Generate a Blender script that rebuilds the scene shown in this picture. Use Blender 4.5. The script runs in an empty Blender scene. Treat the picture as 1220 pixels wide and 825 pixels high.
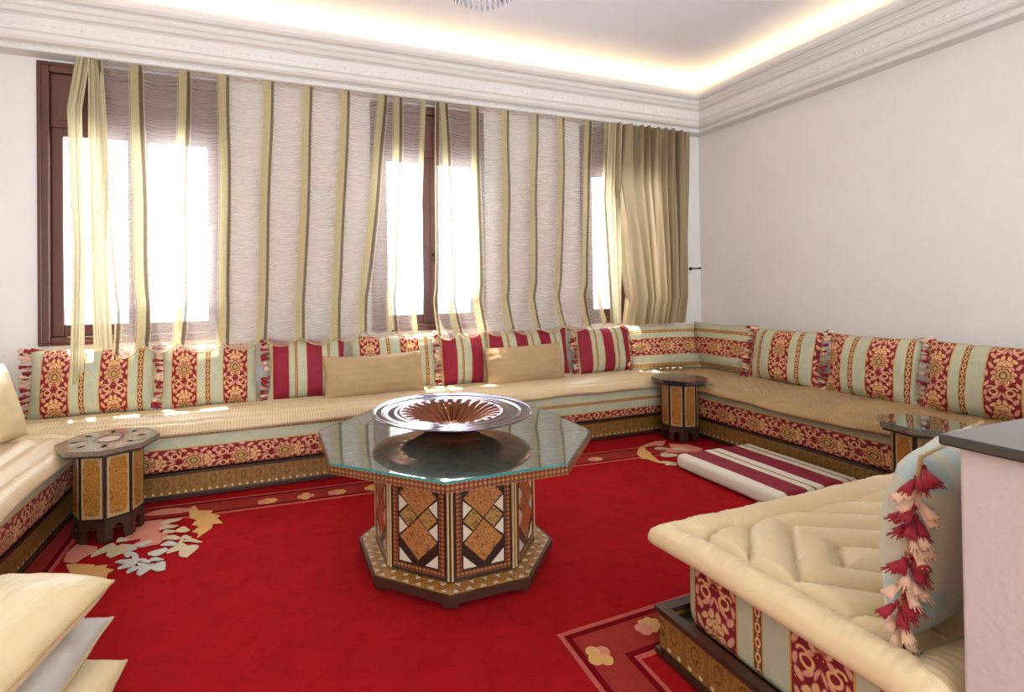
import bpy, bmesh, math, random
import numpy as np
from mathutils import Matrix, Vector

random.seed(4)
rng = np.random.RandomState(7)
PI = math.pi
COL = bpy.context.scene.collection
SC = bpy.context.scene

# ---------------------------------------------------------------- camera
cam = bpy.data.cameras.new('camera')
cam_o = bpy.data.objects.new('camera', cam)
COL.objects.link(cam_o)
YAW, PITCH, ROLL = .3548, .009, .0132
Fv = Vector((math.sin(YAW)*math.cos(PITCH), math.cos(YAW)*math.cos(PITCH), math.sin(PITCH)))
R0 = Vector((math.cos(YAW), -math.sin(YAW), 0)); U0 = R0.cross(Fv)
Rv = R0*math.cos(ROLL) - U0*math.sin(ROLL); Uv = R0*math.sin(ROLL) + U0*math.cos(ROLL)
cam_o.matrix_world = Matrix(((Rv.x, Uv.x, -Fv.x, 0), (Rv.y, Uv.y, -Fv.y, 0), (Rv.z, Uv.z, -Fv.z, 1.3), (0, 0, 0, 1)))
cam.sensor_fit = 'HORIZONTAL'; cam.sensor_width = 36
cam.lens = 598.5/1220*36
cam.shift_x = (610-543.55)/1220
cam.shift_y = -(412.5-340.1)/1220
cam.clip_start = .05
SC.camera = cam_o

# ---------------------------------------------------------------- world, sun, large lights, exposure
SC.view_settings.view_transform = 'Standard'
SC.view_settings.look = 'None'
SC.view_settings.gamma = 1
SC.view_settings.use_curve_mapping = False
SC.view_settings.exposure = 0.05
SC.cycles.max_bounces = 8
SC.cycles.transparent_max_bounces = 16
SC.cycles.sample_clamp_indirect = 6
W = bpy.data.worlds.new('hazy_white_sky'); SC.world = W; W.use_nodes = True
bg = W.node_tree.nodes['Background']
bg.inputs[0].default_value = (.86, .93, 1.0, 1); bg.inputs[1].default_value = 4.0
sun = bpy.data.lights.new('sun', 'SUN'); sun.energy = 34; sun.angle = .01; sun.color = (1, .95, .85)
sun_o = bpy.data.objects.new('sun', sun); COL.objects.link(sun_o)
sd = Vector((.10, -.30, -1.0)).normalized()
sun_o.rotation_euler = sd.to_track_quat('-Z', 'Y').to_euler()

def area(name, loc, direction, sx, sy, energy, color):
    l = bpy.data.lights.new(name, 'AREA'); l.shape = 'RECTANGLE'; l.size = sx; l.size_y = sy
    l.energy = energy; l.color = color
    o = bpy.data.objects.new(name, l); COL.objects.link(o); o.location = loc
    o.rotation_euler = Vector(direction).to_track_quat('-Z', 'Z').to_euler()
    return o
# added fill light behind the camera, and daylight through the three windows
area('rear_fill', (.9, -3.0, 1.75), (.05, 1, .12), 4.4, 2.5, 208, (.86, .94, 1))
for wx in (-.93, 1.36, 3.5):
    area('window_daylight', (wx, 4.75, 1.95), (0, -1, -.25), .95, 1.5, 88, (.9, .95, 1))

# ---------------------------------------------------------------- node expression helper
class T:
    def __init__(s, nt): s.nt = nt
    def node(s, t, **k):
        n = s.nt.nodes.new(t)
        for a, b in k.items(): setattr(n, a, b)
        return n
    def link(s, a, b): s.nt.links.new(a, b)
class X:
    """a scalar socket with arithmetic"""
    def __init__(s, t, v): s.t = t; s.v = v
    def m(s, op, *o):
        n = s.t.node('ShaderNodeMath', operation=op)
        for i, q in enumerate((s,)+o):
            q = q.v if isinstance(q, X) else q
            if isinstance(q, (int, float)): n.inputs[i].default_value = q
            else: s.t.link(q, n.inputs[i])
        return X(s.t, n.outputs[0])
    def __add__(s, o): return s.m('ADD', o)
    __radd__ = __add__
    def __sub__(s, o): return s.m('SUBTRACT', o)
    def __rsub__(s, o): return (s*-1)+o
    def __mul__(s, o): return s.m('MULTIPLY', o)
    __rmul__ = __mul__
    def __truediv__(s, o): return s.m('DIVIDE', o)
    def abs(s): return s.m('ABSOLUTE')
    def frac(s): return s.m('FRACT')
    def floor(s): return s.m('FLOOR')
    def sin(s): return s.m('SINE')
    def cos(s): return s.m('COSINE')
    def min(s, o): return s.m('MINIMUM', o)
    def max(s, o): return s.m('MAXIMUM', o)
    def lt(s, o): return s.m('LESS_THAN', o)
    def gt(s, o): return s.m('GREATER_THAN', o)
    def mod(s, o): return (s/o).frac()*o
    def edge(s, w=.04):            # 1 inside (negative), soft edge
        n = .5-s/w
        r = n.m('ADD', 0); r.v.node.use_clamp = True
        return r
def hyp(a, b): return (a*a+b*b).m('SQRT')
def ell(p, q, cx, cy, rx, ry, rot=0):
    c, s = math.cos(rot), math.sin(rot)
    a, b = p-cx, q-cy
    u = (a*c+b*s)/rx; v = (b*c-a*s)/ry
    return (hyp(u, v)-1)*min(rx, ry)

class MAT:
    def __init__(s, name, rough=.6, metallic=0., spec=.5, sheen=0., coat=0.):
        s.m = bpy.data.materials.new(name); s.m.use_nodes = True
        s.t = T(s.m.node_tree); s.b = s.m.node_tree.nodes['Principled BSDF']
        s.out = s.m.node_tree.nodes['Material Output']
        s.b.inputs['Roughness'].default_value = rough; s.b.inputs['Metallic'].default_value = metallic
        s.b.inputs['Specular IOR Level'].default_value = spec
        s.b.inputs['Sheen Weight'].default_value = sheen; s.b.inputs['Coat Weight'].default_value = coat
        s.b.inputs['Coat Roughness'].default_value = .12
    def x(s, v): return X(s.t, v)
    def uv(s):
        if not hasattr(s, '_uv'):
            n = s.t.node('ShaderNodeUVMap'); q = s.t.node('ShaderNodeSeparateXYZ'); s.t.link(n.outputs[0], q.inputs[0])
            s._uvv = n.outputs[0]; s._uv = (s.x(q.outputs[0]), s.x(q.outputs[1]))
        return s._uv
    def obj(s):
        if not hasattr(s, '_ob'):
            n = s.t.node('ShaderNodeTexCoord'); q = s.t.node('ShaderNodeSeparateXYZ'); s.t.link(n.outputs['Object'], q.inputs[0])
            s._obv = n.outputs['Object']; s._ob = tuple(s.x(q.outputs[i]) for i in range(3))
        return s._ob
    def vec(s, a, b, c=0.):
        n = s.t.node('ShaderNodeCombineXYZ')
        for i, q in enumerate((a, b, c)):
            if isinstance(q, X): s.t.link(q.v, n.inputs[i])
            else: n.inputs[i].default_value = q
        return n.outputs[0]
    def noise(s, v, scale, detail=3, rough=.5):
        n = s.t.node('ShaderNodeTexNoise'); n.inputs['Scale'].default_value = scale; n.inputs['Detail'].default_value = detail
        n.inputs['Roughness'].default_value = rough
        s.t.link(v, n.inputs['Vector']); return s.x(n.outputs['Fac'])
    def voro(s, v, scale, feature='F1'):
        n = s.t.node('ShaderNodeTexVoronoi', feature=feature); n.inputs['Scale'].default_value = scale
        s.t.link(v, n.inputs['Vector']); return s.x(n.outputs['Distance'])
    def mix(s, a, b, f):
        n = s.t.node('ShaderNodeMix', data_type='RGBA')
        if isinstance(f, X): s.t.link(f.v, n.inputs[0])
        else: n.inputs[0].default_value = f
        for q, i in ((a, 6), (b, 7)):
            if isinstance(q, tuple): n.inputs[i].default_value = (*q[:3], 1)
            else: s.t.link(q, n.inputs[i])
        return n.outputs[2]
    def color(s, c):
        if isinstance(c, tuple): s.b.inputs['Base Color'].default_value = (*c[:3], 1)
        else: s.t.link(c, s.b.inputs['Base Color'])
    def bump(s, h, dist=.002, strength=1.):
        n = s.t.node('ShaderNodeBump'); n.inputs['Strength'].default_value = strength; n.inputs['Distance'].default_value = dist
        s.t.link(h.v, n.inputs['Height']); s.t.link(n.outputs[0], s.b.inputs['Normal'])

def L(r, g, b):     # sRGB 0..255 to linear
    f = lambda c: (c/255/12.92) if c <= 10 else ((c/255+.055)/1.055)**2.4
    return (f(r), f(g), f(b))

RED = L(122, 18, 28); TAN = L(214, 164, 110); PINK = L(206, 144, 116); OLIVE = L(176, 150, 84); GOLD = L(190, 150, 70)
GREEN = L(180, 175, 144); GREEN2 = L(164, 166, 144); BROWN = L(104, 62, 36); BURG = L(134, 24, 44)

def damask(M, u, v, w=.082):
    """woven medallions and leaves; u metres from the stripe's centre, v metres along it. Returns colour."""
    n1 = M.noise(M.vec(u.abs(), v), 26, 1)-.5
    n2 = M.noise(M.vec(u.abs()+5, v), 26, 1)-.5
    p = u.abs()/w + n1*.14
    q = (v/w).mod(3.3) + n2*.14
    th = p.m('ARCTAN2', q-1.05)
    r = hyp(p, (q-1.05)/1.15)
    fl = r-.56-(th*4.5).cos().abs()*.16
    ring = (r-.40).abs()-.035
    cen = r-.34
    core = (hyp(p, (q-1.05)/1.3)-.2).abs()-.04
    pet = ell(p, q, 0, 2.02, .16, .2)
    for a in ((.27, 1.92, .14, .2, .5), (.5, 2.12, .12, .2, .9), (.17, 2.35, .12, .2, .3)): pet = pet.min(ell(p, q, *a))
    lv = ell(p, q, .76, 1.75, .11, .26, -.5)
    for a in ((.84, .35, .1, .24, .5), (.74, 2.52, .12, .24, -.6), (.42, 2.72, .1, .25, .9), (.12, 2.85, .07, .25, .3), (.86, 2.98, .1, .2, .2), (.36, .1, .1, .2, .8), (.93, 1.15, .08, .22, 0.)):
        lv = lv.min(ell(p, q, *a))
    sc = (hyp(p-.44, q-3.08)-.2).abs()-.05
    sc = sc.min((hyp(p-.62, q-.02)-.16).abs()-.045)
    stem = (p-.06-((q*2.4).sin()*.05)).abs()-.035
    c = M.mix(RED, PINK, lv.edge())
    c = M.mix(c, TAN, sc.min(stem.max(q-1.4).max(2.2-q)).edge())
    c = M.mix(c, TAN, pet.edge())
    c = M.mix(c, TAN, fl.edge())
    c = M.mix(c, OLIVE, cen.edge())
    c = M.mix(c, RED, ring.min(core).edge())
    allm = lv.min(pet).min(fl).min(sc)
    vein = ((allm*34).sin().gt(.45))*(allm.lt(-.02))*(r.gt(.42))
    c = M.mix(c, L(150, 70, 50), vein*.75)
    rays = ((th*9).sin().gt(.35))*r.lt(.66)*r.gt(.46); c = M.mix(c, L(150, 62, 44), rays*.7)
    c = M.mix(c, L(132, 104, 60), (M.noise(M.vec(u.abs(), v), 120, 1).gt(.56))*r.lt(.33)*.6)
    sp = M.voro(M.vec(u.abs()*1.0, v), 62)
    bare = (lv.min(pet).min(fl).min(sc)).gt(.07)
    c = M.mix(c, PINK, sp.lt(.22)*bare)
    return c

def stripes(M, u, v, table, period):
    """table of (start, end, kind) over u in [0, period)"""
    k = u.mod(period)
    col = None
    gr = M.mix(GREEN, GREEN2, M.noise(M.vec(u*.6, v*.35), 22, 2).m('GREATER_THAN', .53)*.55)
    col = gr
    for a, b, kind in table:
        inside = k.gt(a)*k.lt(b)
        if kind == 'red':
            w = (b-a)/2
            c = damask(M, k-(a+b)/2, v, w)
        elif kind == 'burg': c = BURG
        elif kind == 'cream': c = L(216, 208, 188)
        elif kind == 'line': c = GOLD
        elif kind == 'brown': c = BROWN
        elif kind == 'chain':
            h = (b-a)/2; p = (k-(a+b)/2)/h; q = (v/h).mod(2.6)-1.3
            ringd = (hyp(p/.55, q/.95)-.75).abs()-.24
            x2 = hyp(p, q.abs()-1.3)-.22
            border = p.abs().gt(.78)
            c = M.mix(BROWN, TAN, ringd.min(x2).edge(.15))
            c = M.mix(c, GOLD, border)
            c = M.mix(c, RED, hyp(p, q).lt(.22))
        col = M.mix(col, c, inside)
    return col

def fabric(name, table, period, rough=.62):
    M = MAT(name, rough, spec=.25, sheen=.04)
    u, v = M.uv()
    M.color(stripes(M, u, v, table, period))
    h = M.noise(M.vec(u*1, v*1), 900, 1)*.25+M.noise(M.vec(u, v), 9, 3)*3.
    M.bump(h, .004, .5)
    return M.m
# brocade: period .332  [green .03][red .16][green .055][chain .034][green .053 -> wraps]
M_BRO = fabric('brocade_striped', [(.026, .032, 'line'), (.032, .19, 'red'), (.19, .196, 'line'), (.246, .28, 'chain')], .332)
M_BUR = fabric('burgundy_striped', [(.03, .035, 'line'), (.035, .148, 'burg'), (.148, .153, 'line'), (.19, .212, 'chain')], .245)
M_MAT = fabric('brocade_mattress', [(0, .012, 'brown'), (.012, .178, 'red'), (.178, .184, 'line'), (.248, .272, 'chain')], .36)

def green_brocade():
    M = MAT('green_brocade', .5, spec=.35, sheen=.3); u, v = M.uv()
    c = M.mix(L(176, 192, 184), L(150, 172, 164), M.noise(M.vec(u, v), 9, 2))
    fl = M.voro(M.vec((u-.26).abs()*.9, v), 13); c = M.mix(c, L(196, 178, 140), fl.gt(.50)*.7)
    c = M.mix(c, GOLD, (u.gt(.085)*u.lt(.091))); c = M.mix(c, BURG, u.lt(.06))
    M.color(c); M.bump(M.noise(M.vec(u, v), 9, 3)*3., .004, .5); return M.m
M_GRN = green_brocade()
def satin(name, c1, c2, rough=.38, rib=0.):
    M = MAT(name, rough, spec=.4, sheen=.08)
    u, v = M.uv()
    n = M.noise(M.vec(u*2.2, v*2.2), 2.5, 3)
    c = M.mix(c1, c2, n)
    if rib:
        w = (v*0+u*rib*6.283+M.noise(M.vec(u, v), 30, 2)*3).sin()
        c = M.mix(c, tuple(q*.62 for q in c2), (w.max(0.)*w.max(0.))*.55)
    M.color(c)
    h = M.noise(M.vec(u*28, v*5), 2.2, 3)
    M.bump(h, .006, .45)
    return M.m
M_CREAM = satin('cream_satin', L(222, 200, 156), L(200, 172, 126))
M_OCHRE = satin('ochre_satin_ribbed', L(178, 144, 94), L(150, 116, 68), .5, 55)
M_CREAMR = satin('cream_satin_ribbed', L(216, 192, 152), L(196, 168, 124), .42, 55)
M_PILLOW = satin('pillow_satin', L(222, 202, 156), L(204, 178, 130), .42)
M_GREY = satin('grey_satin', L(182, 174, 162), L(162, 152, 138), .4)
M_VELVET = satin('beige_velvet', L(180, 150, 108), L(160, 130, 90), .8)
M_TASR = MAT('tassel_red', .75, sheen=.1); M_TASR.color(L(146, 14, 30)); M_TASR = M_TASR.m
M_TASC = MAT('tassel_cream', .75, sheen=.4); M_TASC.color(L(218, 176, 142)); M_TASC = M_TASC.m
M_PIPE = MAT('gold_piping', .5); M_PIPE.color(L(176, 150, 96)); M_PIPE = M_PIPE.m

def plain(name, c, rough=.5, metallic=0., spec=.5, coat=0., nz=0., nscale=8, bump=0., bscale=60):
    M = MAT(name, rough, metallic, spec, coat=coat)
    M.obj()
    if nz: M.color(M.mix(c, tuple(q*(1-nz) for q in c), M.noise(M._obv, nscale, 4)))
    else: M.color(c)
    if bump: M.bump(M.noise(M._obv, bscale, 3), bump, .6)
    return M.m
M_WALL = plain('pink_cream_plaster', L(227, 220, 213), .75, nz=.09, nscale=3.2, bump=.003, bscale=22, spec=.25)
M_PLAS = plain('white_plaster', L(221, 215, 210), .6, nz=.03, nscale=6, spec=.3)
M_CEIL = plain('ceiling_paint', L(238, 238, 246), .7, nz=.03, nscale=1.5, spec=.2)
M_WOODD = plain('dark_walnut', L(62, 36, 24), .38, nz=.4, nscale=20, coat=.2)
M_MAHO = plain('mahogany_frame', L(92, 48, 36), .35, nz=.3, nscale=14, coat=.3)
M_EBON = plain('ebony_edging', L(38, 26, 20), .35, coat=.3)
M_PEARL = plain('mother_of_pearl', L(200, 184, 158), .25, nz=.25, nscale=60, coat=.4)
M_LIGHTW = plain('pale_inlay', L(184, 152, 104), .4, nz=.35, nscale=70, coat=.3)
M_FLOOR = plain('beige_stone_floor', L(190, 172, 150), .35, nz=.12, nscale=3)
M_COUNTER = plain('black_marble', L(40, 38, 42), .16, nz=.4, nscale=30, coat=.5, spec=.8)
M_COLUMN = plain('pinkish_stucco', L(196, 180, 168), .8, nz=.06, nscale=20, bump=.003, bscale=60)
M_METALD = plain('dark_metal', L(50, 40, 34), .4, metallic=.8)
M_LED = MAT('cove_led', .5); M_LED.color((0, 0, 0))
M_LED.b.inputs['Emission Color'].default_value = (1, .72, .38, 1); M_LED.b.inputs['Emission Strength'].default_value = 16
M_LED = M_LED.m

def amber(name, base, fleck, dark, sc=160):
    M = MAT(name, .28, coat=.8); M.obj()
    a = M.voro(M._obv, sc)
    c = M.mix(base, fleck, a.gt(.45))
    c = M.mix(c, dark, M.noise(M._obv, sc*.35, 3).gt(.6)*.6)
    M.color(c); return M.m
M_AMBER = amber('amber_marquetry', L(130, 82, 30), L(164, 112, 48), L(84, 48, 18))
M_BURL = amber('burl_marquetry', L(122, 74, 36), L(160, 108, 60), L(80, 44, 22), 150)
M_GREYW = amber('reflection_grey_inlay', L(168, 162, 150), L(182, 176, 166), L(142, 130, 114), 60)  # pale greys stand in for the bright reflection on the table top
M_GREYW2 = amber('reflection_grey_inlay_dark', L(158, 150, 136), L(172, 164, 150), L(130, 118, 102), 60)
M_OLIVW = amber('olive_marquetry', L(116, 88, 44), L(150, 116, 60), L(84, 58, 28), 120)

def checker_band(name):
    M = MAT(name, .35, coat=.4); u, v = M.uv()
    k = ((u/.018).frac()-.5).abs()+((v/.018).frac()-.5).abs()
    c = M.mix(L(84, 42, 24), L(146, 92, 48), k.lt(.42))
    M.color(c); return M.m
M_BAND = checker_band('diamond_band_marquetry')

def khatam(name):
    """plinth marquetry: rows of lobed medallions between dotted borders, UV in metres (u along, v up)"""
    M = MAT(name, .34, coat=.45); u, v = M.uv()
    p = ((u/.09).frac()-.5)*2; q = (v/.15-.5)*2
    r = hyp(p, q*.9); th = p.m('ARCTAN2', q)
    med = r-.66-(th*4).cos().abs()*.14
    fl = M.voro(M.vec(u, v), 150)
    base = M.mix(L(112, 78, 34), L(144, 104, 48), fl.gt(.5))
    c = M.mix(L(124, 86, 38), base, med.edge(.08))
    c = M.mix(c, L(150, 114, 62), ((med).abs()-.035).edge(.05))
    c = M.mix(c, L(98, 62, 26), (r-.3).abs().lt(.05))
    dots = hyp(((u/.045).frac()-.5), (q.abs()-.78)*1.8)-.17
    c = M.mix(c, L(206, 182, 140), dots.edge(.08)*(med.gt(.0)))
    c = M.mix(c, L(60, 36, 20), q.abs().gt(.93))
    M.color(c); return M.m
M_KHAT = khatam('khatam_marquetry')

def carpet_mat(name, c1, c2, sc=5.):
    M = MAT(name, .95, spec=.04); M.obj()
    n = M.noise(M._obv, sc, 4, .6); n2 = M.noise(M._obv, 160, 2)
    foot = M.noise(M._obv, 11, 3, .6).gt(.57)
    c = M.mix(c1, c2, n); c = M.mix(c, tuple(q*.62 for q in c1), n2.gt(.56)*.4); c = M.mix(c, c2, foot*.45)
    M.color(c); M.bump(n2+M.noise(M._obv, 420, 2), .003, .5); return M.m
M_CARPET = carpet_mat('red_wool_pile', L(168, 24, 27), L(134, 15, 20))
M_CDARK = carpet_mat('dark_red_wool', L(118, 10, 18), L(98, 8, 14))
M_CPINK = carpet_mat('rose_wool', L(158, 54, 46), L(140, 42, 36))
M_CLINE = carpet_mat('pink_line_wool', L(188, 92, 78), L(176, 80, 68))
M_CGOLD = carpet_mat('gold_wool', L(216, 168, 102), L(204, 150, 92))
M_CROSE = carpet_mat('pale_rose_wool', L(214, 140, 116), L(200, 124, 104))
M_CLEAF = carpet_mat('pale_leaf_wool', L(206, 186, 150), L(192, 168, 132))
M_CSILV = carpet_mat('silver_wool', L(196, 192, 180), L(184, 176, 160))

def sheer(name):
    """gauze with woven gold and taupe stripes at whole numbers of u; v in metres up"""
    m = bpy.data.materials.new(name); m.use_nodes = True; nt = m.node_tree; nt.nodes.clear(); t = T(nt)
    M = MAT.__new__(MAT); M.m = m; M.t = t
    u, v = M.uv()
    fr = (u+.5).frac()-.5
    gold = fr.gt(-.042)*fr.lt(.010); dark = fr.gt(.013)*fr.lt(.034); line = fr.gt(.042)*fr.lt(.047)
    line2 = (fr.gt(-.052)*fr.lt(-.047)).max(line)
    sw = ((v*250)+M.noise(M.vec(u.floor()*3.7, v*7), 1.6, 3)*20).sin()
    fine = M.noise(M.vec(u*3, v*60), 2., 2)
    al = .37+sw*.06+(fine-.5)*.16
    col = M.mix(L(216, 204, 194), L(206, 192, 180), (sw*.5+.5))
    gc = M.mix(L(208, 193, 150), L(190, 172, 126), M.noise(M.vec(u*3, v*5), 6, 2))
    col = M.mix(col, gc, gold); col = M.mix(col, L(112, 96, 72), dark); col = M.mix(col, L(204, 186, 150), line2)
    al = al.max(gold*.93).max(dark*.9).max(line2*.8); al.v.node.use_clamp = True
    d = t.node('ShaderNodeBsdfDiffuse'); tr = t.node('ShaderNodeBsdfTranslucent'); tp = t.node('ShaderNodeBsdfTransparent')
    t.link(col, d.inputs[0]); t.link(col, tr.inputs[0])
    a = t.node('ShaderNodeMixShader'); a.inputs[0].default_value = .42; t.link(d.outputs[0], a.inputs[1]); t.link(tr.outputs[0], a.inputs[2])
    b = t.node('ShaderNodeMixShader'); t.link(al.v, b.inputs[0]); t.link(tp.outputs[0], b.inputs[1]); t.link(a.outputs[0], b.inputs[2])
    o = t.node('ShaderNodeOutputMaterial'); t.link(b.outputs[0], o.inputs[0])
    return m
M_SHEER = sheer('striped_gauze')
def drape_mat(name, c1, c2, trans=.22, alpha=1.):
    m = bpy.data.materials.new(name); m.use_nodes = True; nt = m.node_tree; nt.nodes.clear(); t = T(nt)
    M = MAT.__new__(MAT); M.m = m; M.t = t
    u, v = M.uv()
    k = M.noise(M.vec(u*9, v*.4), 3, 3)
    col = M.mix(c1, c2, k); s = (u*7).frac(); col = M.mix(col, L(120, 100, 74), s.lt(.10)*.6)
    d = t.node('ShaderNodeBsdfDiffuse'); tr = t.node('ShaderNodeBsdfTranslucent'); g = t.node('ShaderNodeBsdfGlossy'); g.inputs['Roughness'].default_value = .45
    t.link(col, d.inputs[0]); t.link(col, tr.inputs[0]); t.link(col, g.inputs[0])
    a = t.node('ShaderNodeMixShader'); a.inputs[0].default_value = trans; t.link(d.outputs[0], a.inputs[1]); t.link(tr.outputs[0], a.inputs[2])
    b = t.node('ShaderNodeMixShader'); b.inputs[0].default_value = .12; t.link(a.outputs[0], b.inputs[1]); t.link(g.outputs[0], b.inputs[2])
    tp = t.node('ShaderNodeBsdfTransparent')
    c = t.node('ShaderNodeMixShader'); c.inputs[0].default_value = alpha; t.link(tp.outputs[0], c.inputs[1]); t.link(b.outputs[0], c.inputs[2])
    o = t.node('ShaderNodeOutputMaterial'); t.link(c.outputs[0], o.inputs[0])
    return m
M_DRAPE = drape_mat('gold_grey_satin_drape', L(176, 155, 122), L(130, 111, 84))
M_BUNCH = drape_mat('gold_gauze_selvedge', L(206, 194, 160), L(184, 170, 134), .22, .96)

def glass(name, tint, rough=0.):
    m = bpy.data.materials.new(name); m.use_nodes = True; nt = m.node_tree; nt.nodes.clear(); t = T(nt)
    tp = t.node('ShaderNodeBsdfTransparent'); tp.inputs[0].default_value = (*tint, 1)
    g = t.node('ShaderNodeBsdfGlossy'); g.inputs['Roughness'].default_value = rough
    fr = t.node('ShaderNodeFresnel'); fr.inputs[0].default_value = 1.52
    ge = t.node('ShaderNodeNewGeometry'); k = X(t, fr.outputs[0])*(1-X(t, ge.outputs['Backfacing']))
    b = t.node('ShaderNodeMixShader'); t.link(k.v, b.inputs[0]); t.link(tp.outputs[0], b.inputs[1]); t.link(g.outputs[0], b.inputs[2])
    o = t.node('ShaderNodeOutputMaterial'); t.link(b.outputs[0], o.inputs[0])
    return m
M_PANE = glass('window_glass', (.97, .98, 1))
M_TGLASS = MAT('table_glass', .02, spec=.5); M_TGLASS.color((.86, .95, .93)); M_TGLASS.b.inputs['Transmission Weight'].default_value = 1.; M_TGLASS.b.inputs['IOR'].default_value = 1.95
M_TGLASS = M_TGLASS.m
M_GEDGE = MAT('green_glass_edge', .1); M_GEDGE.color(L(40, 120, 116)); M_GEDGE = M_GEDGE.m
M_CRYS = MAT('crystal', .05, spec=1.); M_CRYS.color(L(235, 235, 240)); M_CRYS.b.inputs['Transmission Weight'].default_value = .8; M_CRYS = M_CRYS.m
M_UNDER = plain('lit_copper_underside', L(206, 124, 76), .14, metallic=1.)  # orange brightened in the colour, standing in for light on the bowl's underside
M_BOWL = MAT('burnished_copper', .11, metallic=1.)
M_BOWL.obj(); _x, _y, _z = M_BOWL._ob
M_BOWL.color(M_BOWL.mix(L(134, 82, 58), L(118, 108, 128), (hyp(_x, _y)-.19).m('MULTIPLY', 9).min(1.).max(0.)))
M_BOWL = M_BOWL.m

# ---------------------------------------------------------------- mesh builders
def auto_uv(co, nor):
    a = np.abs(nor)
    if a[2] >= a[0] and a[2] >= a[1]: return co[:, [0, 1]]
    if a[0] >= a[1]: return co[:, [1, 2]]
    return co[:, [0, 2]]
def new_mesh(name, verts, faces, mats, mi=None, uvs=None, smooth=False):
    me = bpy.data.meshes.new(name)
    me.from_pydata([tuple(map(float, v)) for v in verts], [], [tuple(int(i) for i in f) for f in faces])
    for m in (mats if isinstance(mats, (list, tuple)) else [mats]): me.materials.append(m)
    if mi is not None: me.polygons.foreach_set('material_index', np.array(mi, dtype=np.int32))
    uvl = me.uv_layers.new(name='UVMap')
    n = len(me.loops); vi = np.empty(n, dtype=np.int32); me.loops.foreach_get('vertex_index', vi)
    if uvs is not None: uv = np.asarray(uvs, dtype=np.float32)[vi]
    else:
        V = np.asarray(verts, dtype=float); uv = np.empty((n, 2), dtype=np.float32)
        for p in me.polygons:
            l = slice(p.loop_start, p.loop_start+p.loop_total); uv[l] = auto_uv(V[vi[l]], np.array(p.normal))
    uvl.data.foreach_set('uv', uv.ravel())
    if smooth: me.polygons.foreach_set('use_smooth', np.ones(len(me.polygons), dtype=bool))
    me.update()
    return me
def link(name, me, parent=None, mat=None):
    o = bpy.data.objects.new(name, me); COL.objects.link(o)
    if parent is not None: o.parent = parent
    return o
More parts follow.
